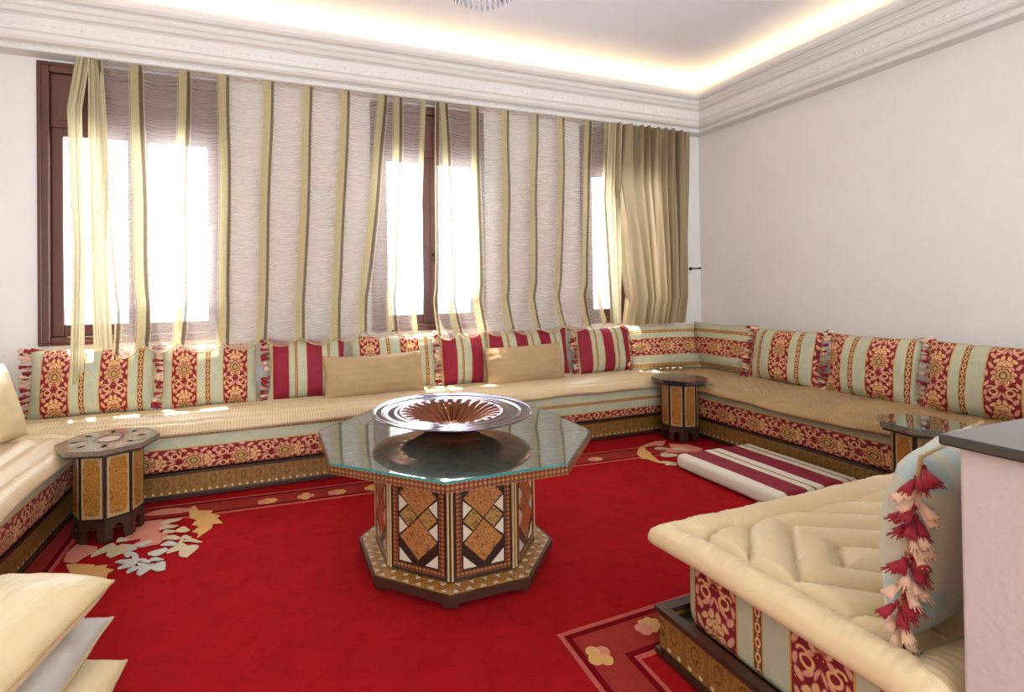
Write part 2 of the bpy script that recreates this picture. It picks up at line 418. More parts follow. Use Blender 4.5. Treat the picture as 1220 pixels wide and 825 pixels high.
class G:
    def __init__(s): s.v = []; s.f = []; s.m = []; s.uv = []; s.hasuv = False
    def add(s, v, f, mi=0, uv=None):
        b = len(s.v); s.v += [tuple(q) for q in v]; s.f += [tuple(i+b for i in q) for q in f]; s.m += [mi]*len(f)
        if uv is not None: s.hasuv = True; s.uv += [tuple(q) for q in uv]
        else: s.uv += [(q[0], q[2] if abs(q[2]) > 1e-9 else q[1]) for q in v]
    def box(s, x0, x1, y0, y1, z0, z1, mi=0, c=0.0):
        x0, x1 = sorted((x0, x1)); y0, y1 = sorted((y0, y1)); z0, z1 = sorted((z0, z1))
        if c <= 0:
            v = [(x, y, z) for x in (x0, x1) for y in (y0, y1) for z in (z0, z1)]
            s.add(v, [(0, 1, 3, 2), (4, 6, 7, 5), (0, 4, 5, 1), (2, 3, 7, 6), (0, 2, 6, 4), (1, 5, 7, 3)], mi); return
        c = min(c, (x1-x0)*.45, (y1-y0)*.45, (z1-z0)*.45)
        bm = bmesh.new(); bmesh.ops.create_cube(bm, size=1)
        for q in bm.verts: q.co = ((x0+x1)/2+q.co.x*(x1-x0), (y0+y1)/2+q.co.y*(y1-y0), (z0+z1)/2+q.co.z*(z1-z0))
        bmesh.ops.bevel(bm, geom=bm.edges[:], offset=c, segments=2, affect='EDGES', profile=.5)
        bm.verts.index_update()
        s.add([tuple(q.co) for q in bm.verts], [tuple(q.index for q in f.verts) for f in bm.faces], mi); bm.free()
    def prism(s, pts, z0, z1, mi=0, cap=True, mi_side=None):
        n = len(pts); v = [(x, y, z0) for x, y in pts]+[(x, y, z1) for x, y in pts]
        a = sum(pts[i][0]*pts[(i+1) % n][1]-pts[(i+1) % n][0]*pts[i][1] for i in range(n))
        side = [(i, (i+1) % n, n+(i+1) % n, n+i) for i in range(n)]; caps = [tuple(range(n, 2*n)), tuple(reversed(range(n)))]
        if a < 0: side = [tuple(reversed(f)) for f in side]; caps = [tuple(reversed(f)) for f in caps]
        b = len(s.f)
        s.add(v, side+(caps if cap else []), mi)
        if mi_side is not None:
            for k in range(n): s.m[b+k] = mi_side
    def cyl(s, p0, p1, r0, r1=None, n=10, mi=0, cap=True):
        r1 = r0 if r1 is None else r1
        p0 = Vector(p0); p1 = Vector(p1); d = (p1-p0).normalized()
        a = d.orthogonal().normalized(); b = d.cross(a)
        v = [tuple(p0+(a*math.cos(2*PI*i/n)+b*math.sin(2*PI*i/n))*r0) for i in range(n)]+[tuple(p1+(a*math.cos(2*PI*i/n)+b*math.sin(2*PI*i/n))*r1) for i in range(n)]
        f = [(i, (i+1) % n, n+(i+1) % n, n+i) for i in range(n)]
        if cap: f += [tuple(reversed(range(n))), tuple(range(n, 2*n))]
        s.add(v, f, mi)
    def tube(s, pts, r, n=6, mi=0, closed=False):
        P = [Vector(p) for p in pts]; m = len(P); v = []; prev = None
        for i, p in enumerate(P):
            d = (P[(i+1) % m]-P[i-1]) if closed else (P[min(i+1, m-1)]-P[max(i-1, 0)])
            d.normalize()
            a = d.orthogonal().normalized() if prev is None else (prev-d*prev.dot(d)).normalized()
            prev = a; b = d.cross(a)
            v += [tuple(p+(a*math.cos(2*PI*k/n)+b*math.sin(2*PI*k/n))*r) for k in range(n)]
        f = []
        for i in range(m if closed else m-1):
            j = (i+1) % m
            f += [(i*n+k, i*n+(k+1) % n, j*n+(k+1) % n, j*n+k) for k in range(n)]
        s.add(v, f, mi)
    def build(s, name, mats, parent=None, smooth=False, uv=False):
        return link(name, new_mesh(name, s.v, s.f, mats, s.m, s.uv if uv else None, smooth), parent)
def grid(nu, nv, fn, closeu=False):
    """fn(a[],b[]) arrays in 0..1 -> xyz; returns verts, faces, a, b"""
    A, B = np.meshgrid(np.linspace(0, 1, nu), np.linspace(0, 1, nv), indexing='ij')
    V = np.stack(fn(A, B), -1).reshape(-1, 3)
    i, j = np.meshgrid(np.arange(nu-1), np.arange(nv-1), indexing='ij'); k = (i*nv+j).ravel()
    F = np.stack([k, k+nv, k+nv+1, k+1], -1)
    return V, F, A.ravel(), B.ravel()
def tag(o, label=None, cat=None, group=None, kind=None):
    if label: o['label'] = label
    if cat: o['category'] = cat
    if group: o['group'] = group
    if kind: o['kind'] = kind
    return o
def thing(name, label, cat, loc=(0, 0, 0), rot=None, group=None):
    o = bpy.data.objects.new(name, None); COL.objects.link(o); o.location = loc; o.empty_display_size = .1
    if rot is not None: o.rotation_euler = rot
    return tag(o, label, cat, group)
def nz(*a):      # cheap smooth pseudo noise
    x, y, s = a
    return (np.sin(x*1.0+s)+np.sin(y*1.3+s*2.1)+np.sin(x*1.7+y*.9+s*.7)+np.sin(x*2.9-y*2.3+s*1.9)*.6+np.sin(x*4.3+y*3.7+s*3.3)*.4)/4.

# ---------------------------------------------------------------- the room
XL, XR, YB, YF, ZC = -1.95, 4.55, 4.35, -3.2, 3.5
WIN = [(-1.53, -.31), (.83, 1.90), (2.97, 4.06)]; WZ0, WZ1 = .94, 2.96
def structure(g, name, mat, **k):
    return tag(g.build(name, mat, **k), kind='structure')
g = G(); g.box(XL-.1, XR+.1, YF-.1, YB+.1, -.1, -.012); structure(g, 'floor', M_FLOOR)
g = G(); g.box(XL-.1, XR+.1, YF-.1, YB+.1, ZC, ZC+.1); structure(g, 'ceiling', M_CEIL)
g = G(); xs = [XL-.1]+[q for w in WIN for q in (w[0]+.04, w[1]-.04)]+[XR+.1]
for i in range(0, len(xs), 2): g.box(xs[i], xs[i+1], YB, YB+.1, -.1, ZC)
for w in WIN:
    g.box(w[0]+.04, w[1]-.04, YB, YB+.1, -.1, WZ0+.04); g.box(w[0]+.04, w[1]-.04, YB, YB+.1, WZ1-.04, ZC)
structure(g, 'wall_back', M_WALL)
g = G(); g.box(XR, XR+.1, YF, YB, -.1, ZC); structure(g, 'wall_right', M_WALL)
g = G(); g.box(XL-.1, XL, YF, YB, -.1, ZC); structure(g, 'wall_left', M_WALL)
g = G(); g.box(XL, -1.3, YF-.1, YF, -.1, ZC); g.box(3.1, XR, YF-.1, YF, -.1, ZC); g.box(-1.3, 3.1, YF-.1, YF, -.1, .3); g.box(-1.3, 3.1, YF-.1, YF, 3.0, ZC)
structure(g, 'wall_front', M_WALL)
# cornice: profile (distance from wall, height), swept round the room
PROF = [(0, 2.985), (.115, 2.985), (.125, 2.99), (.13, 3.005), (.125, 3.02), (.14, 3.028), (.17, 3.032), (.19, 3.05), (.20, 3.075), (.215, 3.085), (.22, 3.10),
        (.205, 3.108), (.21, 3.15), (.215, 3.175), (.23, 3.185), (.25, 3.19), (.27, 3.215), (.285, 3.222), (.295, 3.235), (.29, 3.25), (.30, 3.258), (.325, 3.262), (.345, 3.28), (.35, 3.30), (.345, 3.325), (.32, 3.33), (.30, 3.29), (.02, 3.27)]
def sweep(prof):
    g = G(); n = len(prof); v = []
    for cx, cy, sx, sy in ((XL, YF, 1, 1), (XR, YF, -1, 1), (XR, YB, -1, -1), (XL, YB, 1, -1)):
        v += [(cx+sx*s, cy+sy*s, z) for s, z in prof]
    f = []
    for c in range(4):
        d = (c+1) % 4
        f += [(c*n+i+1, d*n+i+1, d*n+i, c*n+i) for i in range(n-1)]
    g.add(v, f); return g
co = structure(sweep(PROF), 'trim_1', M_PLAS); co['label'] = 'deep moulded white plaster cornice round the ceiling'
# carved leaf band on the cornice (relief bosses), one joined relief strip
g = G()
for k in range(108):
    x = XL+.3+k*.056
    g.add([(x-.024, YB-.206, 3.128), (x, YB-.206, 3.15), (x+.024, YB-.206, 3.128), (x, YB-.206, 3.112), (x, YB-.2135, 3.13)], [(0, 1, 4), (1, 2, 4), (2, 3, 4), (3, 0, 4)])
for k in range(124):
    y = YB-.3-k*.056
    g.add([(XR-.206, y-.024, 3.128), (XR-.206, y, 3.15), (XR-.206, y+.024, 3.128), (XR-.206, y, 3.112), (XR-.2135, y, 3.13)], [(0, 4, 1), (1, 4, 2), (2, 4, 3), (3, 4, 0)])
for k in range(150):
    x = XL+.3+k*.04; g.add([(x-.013, YB-.13, 3.012), (x+.013, YB-.13, 3.012), (x, YB-.136, 3.012), (x, YB-.13, 3.0), (x, YB-.13, 3.024)], [(0, 3, 2), (3, 1, 2), (1, 4, 2), (4, 0, 2)])
o = g.build('carved_relief', M_PLAS, co); o['kind'] = 'stuff'
# LED strip lying in the cove behind the cornice lip
g = G()
for (x0, x1, y0, y1) in ((XL+.12, XR-.12, YB-.24, YB-.2), (XR-.24, XR-.2, YF+.12, YB-.12), (XL+.2, XL+.24, YF+.12, YB-.12)):
    g.box(x0, x1, y0, y1, 3.285, 3.295)
tag(g.build('cove_light_strip', M_LED), 'warm hidden light strip glowing in the ceiling cove above the cornice', 'light')

# windows
def window(x0, x1, idx):
    t = bpy.data.objects.new('window_%d' % idx, None); COL.objects.link(t); t['kind'] = 'structure'
    t.location = (x0, YB, 0); w = x1-x0
    fr = G(); fw = .075
    fr.box(0, fw, -.035, .09, WZ0, WZ1, c=.008); fr.box(w-fw, w, -.035, .09, WZ0, WZ1, c=.008)
    fr.box(fw, w-fw, -.035, .09, WZ1-fw, WZ1, c=.008); fr.box(fw, w-fw, -.035, .09, WZ0, WZ0+fw*.8, c=.008)
    for a in (.018, w-.018-.012): fr.box(a, a+.012, -.045, -.03, WZ0+.02, WZ1-.02, c=.004)
    fr.box(.018, w-.018, -.045, -.03, WZ1-.03, WZ1-.018, c=.004); fr.box(.018, w-.018, -.045, -.03, WZ0+.018, WZ0+.03, c=.004)
    fr.build('window_frame', M_MAHO, t)
    # shutter box above the panes
    b = G(); b.box(fw, w-fw, -.006, .05, 2.50, WZ1-fw, c=.006); b.box(fw+.05, w-fw-.05, -.018, 0, 2.55, WZ1-fw-.05, c=.005)
    b.build('shutter_box', M_MAHO, t)
    m = w/2; zb, zt = WZ0+fw*.8, 2.50
    for a, b_ in ((fw, m), (m, w-fw)):
        s = G(); q = .07
        s.box(a, a+q, .0, .05, zb, zt, c=.006); s.box(b_-q, b_, .0, .05, zb, zt, c=.006)
        s.box(a+q, b_-q, .0, .05, zb, zb+.085, c=.006); s.box(a+q, b_-q, .0, .05, zt-.06, zt, c=.006)
        so = s.build('sash', M_MAHO, t)
        p = G(); p.box(a+q, b_-q, .022, .027, zb+.085, zt-.06); p.build('pane', M_PANE, so)
    h = G(); h.cyl((m+.03, 0, 1.62), (m+.03, -.04, 1.62), .009); h.cyl((m+.03, -.04, 1.54), (m+.03, -.04, 1.66), .008)
    h.build('handle', M_METALD, t)
for i, w in enumerate(WIN): window(w[0], w[1], i+1)

# low wall with black counter, at the right foreground
WX, WY = 1.272, .59
t = thing('low_wall', 'pinkish stucco half wall with a black marble counter in the right foreground', 'half wall', (WX, 0, 0))
g = G(); g.box(0, XR-WX-.01, -.9, WY, .009, .978, c=.006); g.build('stucco_body', M_COLUMN, t)
g = G(); g.box(-.022, XR-WX-.01, -.92, WY+.022, .978, 1.0, c=.004); g.build('counter_slab', M_COUNTER, t)

# ---------------------------------------------------------------- carpet
CZ = .0
car = thing('carpet', 'large red wool carpet with a rose border and flower sprays covering the floor', 'carpet')
def flat(name, pts, mat, z=.003, parent=car, th=.004, label=None):
    g = G(); g.prism(pts, z-th, z); o = g.build(name, mat, parent)
    if label: o['label'] = label
    return o
V, F, A, B = grid(120, 130, lambda a, b: (XL+.02+a*(XR-XL-.04), -1.6+b*(YB+1.58), nz(a*40, b*44, 1.)*.0012))
link('pile', new_mesh('pile', V, F, M_CARPET), car)
def band(pts, w, mat, z, name):
    """mitred ribbon following the polyline, w to its right"""
    P = [Vector(p) for p in pts]; n = len(P); off = []
    for i in range(n):
        d0 = (P[i]-P[i-1]).normalized() if i else (P[1]-P[0]).normalized()
        d1 = (P[i+1]-P[i]).normalized() if i < n-1 else d0
        n0 = Vector((d0.y, -d0.x)); n1 = Vector((d1.y, -d1.x)); b = (n0+n1).normalized()
        off.append(P[i]+b*(w/max(.3, b.dot(n0))))
    return flat(name, [tuple(p) for p in P]+[tuple(p) for p in reversed(off)], mat, z)
def offs(pts, d):
    P = [Vector(p) for p in pts]; n = len(P); o = []
    for i in range(n):
        d0 = (P[i]-P[i-1]).normalized() if i else (P[1]-P[0]).normalized()
        d1 = (P[i+1]-P[i]).normalized() if i < n-1 else d0
        n0 = Vector((d0.y, -d0.x)); n1 = Vector((d1.y, -d1.x)); b = (n0+n1).normalized()
        o.append(tuple(P[i]+b*(d/max(.3, b.dot(n0)))))
    return o
inner = [(.93, .4), (.995, 1.65), (2.95, 1.70), (3.02, 3.08), (-.30, 3.30), (-.80, 3.28), (-.86, 2.3), (-.86, .4)]
outer_dir = 1
PATHS = [[(.93, .4), (.995, 1.65), (2.95, 1.70), (3.05, 3.05)], [(3.02, 3.09), (-.98, 3.31), (-.92, .4)]]
for pth in PATHS:
    band(offs(pth, .0), .018, M_CLINE, .0040, 'border_line')
    band(offs(pth, .018), .024, M_CDARK, .0036, 'border_gap')  # dark red woven gap between the pink line and the band
    band(offs(pth, .042), .135, M_CPINK, .0042, 'border_band')
    band(offs(pth, .177), .024, M_CDARK, .0036, 'border_gap')
    band(offs(pth, .201), .016, M_CLINE, .0040, 'border_line')
def blob(name, cx, cy, r, mat, k=5, rot=0., z=.0062, sx=1., sy=1., lob=.22):
    pts = []
    for i in range(30):
        a = 2*PI*i/30; q = r*(1-lob+lob*abs(math.cos(k*a/2)))
        x, y = q*math.cos(a)*sx, q*math.sin(a)*sy
        pts.append((cx+x*math.cos(rot)-y*math.sin(rot), cy+x*math.sin(rot)+y*math.cos(rot)))
    g = G(); n = len(pts); v = [(x, y, z) for x, y in pts]+[(x, y, z-.004) for x, y in pts]+[(cx, cy, z)]
    g.add(v, [(i, (i+1) % n, 2*n) for i in range(n)]+[(n+i, n+(i+1) % n, (i+1) % n, i) for i in range(n)])
    g.build(name, mat, car)
def border_motif(cx, cy, rot, kind):
    if kind:
        for a, m in ((0, M_CROSE), (1.5, M_CGOLD), (3.1, M_CGOLD), (4.6, M_CGOLD)):
            blob('border_flower', cx+.026*math.cos(a+rot), cy+.026*math.sin(a+rot), .026, m, 2, a, z=.0060+a*.0002, lob=.06)
    else:
        blob('border_leaf', cx, cy, .055, M_CGOLD, 7, rot, sy=.75); blob('border_leaf', cx-.035*math.cos(rot), cy-.035*math.sin(rot), .034, M_CROSE, 3, rot, z=.0068)
for k in range(7):
    border_motif(1.35+k*.25, 1.565+k*.006, .3, k % 2)
border_motif(1.075, 1.5, .5, 1); border_motif(1.05, 1.25, .5, 0); border_motif(1.04, 1.0, .5, 1)
for x, k in ((-.02, 0), (.20, 1), (.40, 0), (.62, 1), (.85, 0), (1.1, 1), (1.35, 0), (1.6, 1), (1.85, 0), (2.08, 1), (2.30, 0)):
    border_motif(x, 3.36-(x+.3)*.056, 0., k)
for k in range(6): border_motif(-1.02, 2.5-k*.35, 1.6, k % 2)
LEAVES = [(-0.627, 2.861, -0.704, 2.852, 0.035, 0), (-0.634, 2.832, -0.671, 2.785, 0.035, 0), (-0.602, 2.812, -0.619, 2.735, 0.040, 0), (-0.574, 2.793, -0.562, 2.698, 0.050, 0), (-0.547, 2.759, -0.476, 2.715, 0.055, 0), (-0.568, 2.810, -0.506, 2.816, 0.025, 0), (-0.545, 2.856, -0.524, 2.920, 0.060, 0), (-0.647, 2.924, -0.695, 2.929, 0.035, 0), (-0.647, 2.969, -0.696, 3.012, 0.035, 0), (-0.632, 2.986, -0.615, 3.046, 0.050, 0), (-0.540, 2.967, -0.462, 2.958, 0.035, 0), (-0.684, 2.958, -0.599, 2.795, 0.020, 0), (-0.638, 2.850, -0.543, 2.788, 0.020, 0), (-0.586, 3.223, -0.504, 3.277, 0.035, 1), (-0.583, 3.166, -0.506, 3.190, 0.035, 1), (-0.557, 3.105, -0.505, 3.124, 0.035, 1), (-0.495, 3.112, -0.430, 3.106, 0.050, 1), (-0.545, 3.037, -0.456, 3.022, 0.035, 1), (-0.443, 2.972, -0.352, 2.941, 0.020, 1), (-0.435, 2.947, -0.478, 2.866, 0.050, 1), (-0.422, 2.910, -0.388, 2.803, 0.070, 1), (-0.455, 3.007, -0.409, 3.011, 0.030, 1), (-0.427, 2.890, -0.456, 3.011, 0.015, 1), (-0.779, 3.085, -0.824, 2.972, 0.050, 1), (-0.730, 3.051, -0.734, 2.935, 0.080, 1), (-0.766, 3.094, -0.719, 3.112, 0.040, 1), (-0.721, 3.089, -0.569, 3.270, 0.120, 2), (-0.652, 3.049, -0.537, 3.082, 0.130, 2), (-0.681, 3.009, -0.601, 3.013, 0.050, 2), (-0.604, 2.993, -0.556, 3.014, 0.040, 2), (-0.703, 3.407, -0.456, 3.397, 0.060, 2), (-0.651, 3.228, -0.607, 3.296, 0.100, 2), (2.870, 3.230, 2.977, 3.198, 0.040, 1), (2.791, 3.070, 2.918, 3.066, 0.070, 1), (2.681, 2.912, 2.761, 2.894, 0.030, 1), (2.675, 2.962, 2.781, 2.923, 0.030, 1), (3.012, 3.184, 3.105, 3.119, 0.060, 1)]
MOTIFS = [(3, [(-0.470, 3.403), (-0.444, 3.442), (-0.411, 3.355), (-0.333, 3.323), (-0.341, 3.279), (-0.285, 3.233), (-0.300, 3.205), (-0.263, 3.125), (-0.314, 3.135), (-0.313, 3.082), (-0.375, 2.988), (-0.374, 3.046), (-0.409, 3.070), (-0.380, 3.129), (-0.422, 3.167), (-0.404, 3.225), (-0.447, 3.265)]), (3, [(-0.931, 2.927), (-0.893, 2.919), (-0.800, 2.875), (-0.799, 2.859), (-0.744, 2.853), (-0.743, 2.821), (-0.702, 2.790), (-0.719, 2.767), (-0.713, 2.708), (-0.840, 2.745), (-0.886, 2.834)]), (2, [(-0.954, 2.967), (-0.968, 3.055), (-0.954, 3.146), (-0.845, 3.075), (-0.834, 3.036), (-0.876, 2.977), (-0.896, 2.928)]), (3, [(2.661, 3.190), (2.759, 3.289), (2.838, 3.337), (2.860, 3.328), (2.795, 3.248), (2.776, 3.167), (2.734, 3.099), (2.704, 2.995), (2.767, 2.946), (2.719, 2.933), (2.669, 2.976), (2.650, 3.075), (2.620, 3.087)]), (2, [(2.807, 3.323), (2.926, 3.369), (3.021, 3.386), (3.104, 3.366), (2.988, 3.274), (2.933, 3.311), (2.850, 3.305)]), (2, [(2.866, 3.142), (2.998, 3.189), (3.075, 3.292), (3.200, 3.213), (3.228, 3.093), (3.167, 3.054), (3.060, 3.074)])]
SM = [M_CSILV, M_CLEAF, M_CROSE, M_CGOLD]
def leaf(x0, y0, x1, y1, w, mat, z):
    d = Vector((x1-x0, y1-y0)); n = Vector((-d.y, d.x)).normalized(); P0 = Vector((x0, y0)); l = []; r_ = []
    for i in range(8):
        f = i/7.; q = w*.5*math.sin(PI*f**.8)**.8 if 0 < f < 1 else .002
        p = P0+d*f+n*(.012*math.sin(f*5)); l.append(tuple(p+n*q)); r_.append(tuple(p-n*q))
    flat('spray_leaf', r_+l[::-1], mat, z)
for i, (x0, y0, x1, y1, w, c) in enumerate(LEAVES): leaf(x0, y0, x1+(x1-x0)*.12, y1+(y1-y0)*.12, w*1.3, SM[c], .0068+.00012*(i % 9)+(0 if c == 2 else .0012))
for c, pts in MOTIFS: flat('spray_leaf', pts, SM[c], .0064)

# ---------------------------------------------------------------- upholstery builders
def pillow_mesh(name, w, h, t, mat, uoff=0., rotuv=False, seed=1., pinch=.045, n=34, emboss=None, lean_sag=.0, ex=2.5):
    S, Tt = np.meshgrid(np.linspace(-1, 1, n), np.linspace(-1, 1, n), indexing='ij')
    S = np.sin(S*PI/2*.92)/math.sin(PI/2*.92); Tt = np.sin(Tt*PI/2*.92)/math.sin(PI/2*.92)
    px = w/2*S*(1-pinch*(1-Tt**2)+.012*nz(S*3, Tt*4, seed)); pz = h/2*Tt*(1-pinch*1.3*(1-S**2)+.012*nz(S*4, Tt*3, seed+3))
    pz = pz - lean_sag*(1-S**2)*(Tt > 0)*Tt
    prof = ((1-np.abs(S)**(ex+.1))*(1-np.abs(Tt)**(ex-.1))).clip(0)**.52
    wr = .006*nz(S*9, Tt*2.2, seed+1)+.005*nz(S*2.0+Tt*7, Tt*9-S*5, seed+2)
    th = t/2*prof*(1+.10*nz(S*2.5, Tt*2.5, seed+4))+wr*np.minimum(1, prof*2)
    e = 0
    if emboss is not None: e = emboss(px, pz)*np.minimum(1, prof*2)
    V1 = np.stack([px, -th-e, pz], -1).reshape(-1, 3); V2 = np.stack([px, th, pz], -1).reshape(-1, 3)
    i, j = np.meshgrid(np.arange(n-1), np.arange(n-1), indexing='ij'); k = (i*n+j).ravel()
    F1 = np.stack([k, k+n, k+n+1, k+1], -1); N = n*n
    bord = np.zeros((n, n), bool); bord[0] = bord[-1] = True; bord[:, 0] = bord[:, -1] = True
    idx = np.where(bord.ravel(), np.arange(N), np.arange(N)+N)
    F2 = idx[np.stack([k, k+1, k+n+1, k+n], -1)]
    V = np.concatenate([V1, V2]); F = np.concatenate([F1, F2])
    uu, vv = (V[:, 2]+h/2+uoff, V[:, 0]+w/2) if rotuv else (V[:, 0]+w/2+uoff, V[:, 2]+h/2+.07)
    me = new_mesh(name, V, F, mat, None, np.stack([uu, vv], -1), True)
    ring = [(0, j) for j in range(n)]+[(i, n-1) for i in range(1, n)]+[(n-1, j) for j in range(n-2, -1, -1)]+[(i, 0) for i in range(n-2, 0, -1)]
    return me, [(float(px[a, b]), 0., float(pz[a, b])) for a, b in ring], n
def tassel_geo(g, p, d, ln, r, mi, rnd):
    p = Vector(p); d = Vector(d).normalized()
    g.cyl(p, p+d*ln*.22, r*.45, r*.5, 6, mi); g.cyl(p+d*ln*.2, p+d*ln*.36, r*.28, r*.28, 6, mi, False)
    g.cyl(p+d*ln*.34, p+d*ln, r*.5, r, 7, mi)
def cushion(name, label, cat, w, h, t, mat, base, yaw=0., lean=.2, roll=0., group=None, uoff=0., rotuv=False, seed=1., tassels='', piping=True, pinch=.045, emboss=None, sag=0., cover='cover', tl=.05, ex=2.5):
    """base = point under the cushion's bottom edge centre; yaw 0 faces -Y; lean tips the top back"""
    o = thing(name, label, cat, base, None, group)
    o.rotation_euler = (Matrix.Rotation(yaw, 3, 'Z') @ Matrix.Rotation(-lean, 3, 'X') @ Matrix.Rotation(roll, 3, 'Y')).to_euler()
    me, ring, n = pillow_mesh(cover, w, h, t, mat, uoff, rotuv, seed, pinch, emboss=emboss, lean_sag=sag, ex=ex)
    for v in me.vertices: v.co.z += h/2
    link(cover, me, o)
    ring = [(x, y, z+h/2) for x, y, z in ring]
    if piping:
        g = G(); g.tube(ring, .0045, 5, closed=True); g.build('piping', M_PIPE, o, True)
    if tassels:
        g = G(); r = random.Random(int(seed*10))
        for side in tassels:
            sx = -1 if side == 'l' else 1
            edge = [q for q in ring if q[0]*sx > w*.40]
            edge.sort(key=lambda q: q[2])
            m = int(h/.021)
            for k in range(m):
                for rep in range(2):
                    q = edge[int((k+.5)/m*len(edge))]
                    d = (sx*(.8+r.random()*.7), (r.random()-.5)*2.0, (r.random()-.6)*.9)
                    tassel_geo(g, q, d, tl*(.9+.5*r.random()), .0145, (k//2+rep*(r.random() < .3)) % 2, r)
        tr = g.build('tassel_trim', [M_TASR, M_TASC], o, True); tr['kind'] = 'stuff'; tr['label'] = 'burgundy and cream tassel fringe'
    return o

def rounded_slab(name, Lx, Ly, Lz, r, mat, parent, uvfn, nx=60, amp=.006, seed=1., ny=14, sag=None):
    """box with generously rounded edges, origin at min corner"""
    per = []          # cross section in (y,z), going round
    def arc(cy, cz, a0, a1, k=6):
        for i in range(k+1):
            a = a0+(a1-a0)*i/k; per.append((cy+r*math.cos(a), cz+r*math.sin(a)))
    arc(r, r, -PI/2, -PI, 6)
    for i in range(1, 6): per.append((0-.012*math.sin(PI*i/6), r+(Lz-2*r)*i/6))
    arc(r, Lz-r, PI, PI/2, 6)
    for i in range(1, ny): per.append((r+(Ly-2*r)*i/ny, Lz))
    arc(Ly-r, Lz-r, PI/2, 0, 6)
    arc(Ly-r, r, 0, -PI/2, 6)
    for i in range(1, ny): per.append((Ly-r-(Ly-2*r)*i/ny, 0))
    P = np.array(per); m = len(P); cen = np.array([Ly/2, Lz/2])
    arcs = np.concatenate([[0], np.cumsum(np.hypot(*(np.diff(np.vstack([P, P[:1]]), axis=0).T)))])[:m]
    xs = list(r-r*np.cos(np.linspace(0, PI/2, 6)))+list(np.linspace(r, Lx-r, nx)[1:-1])+list(Lx-r+r*np.sin(np.linspace(0, PI/2, 6)))
    V = []; UV = []
    for x in xs:
        dd = min(x, Lx-x); s = 0 if dd >= r else r-math.sqrt(max(0, r*r-(r-dd)**2))
        sc = np.array([(Ly-2*s)/Ly, (Lz-2*s)/Lz])
        Q = cen+(P-cen)*sc
        nn = nz(np.full(m, x*9), arcs*9, seed)*amp
        Q = Q+np.stack([-nn, nn*.4], -1)
        for k in range(m): V.append((x, Q[k, 0], Q[k, 1])); UV.append(uvfn(x, Q[k, 0], Q[k, 1], arcs[k]))
    n = len(xs); F = []
    for i in range(n-1):
        for k in range(m): k2 = (k+1) % m; F.append((i*m+k, (i+1)*m+k, (i+1)*m+k2, i*m+k2))
    F.append(tuple(range(m))); F.append(tuple(reversed(range((n-1)*m, n*m))))
    V = np.array(V)
    if sag is not None: V = sag(V)
    # the seam at the wrap of v is hidden on the underside
    me = new_mesh(name, V, F, mat, None, np.array(UV), True)
    return link(name, me, parent)

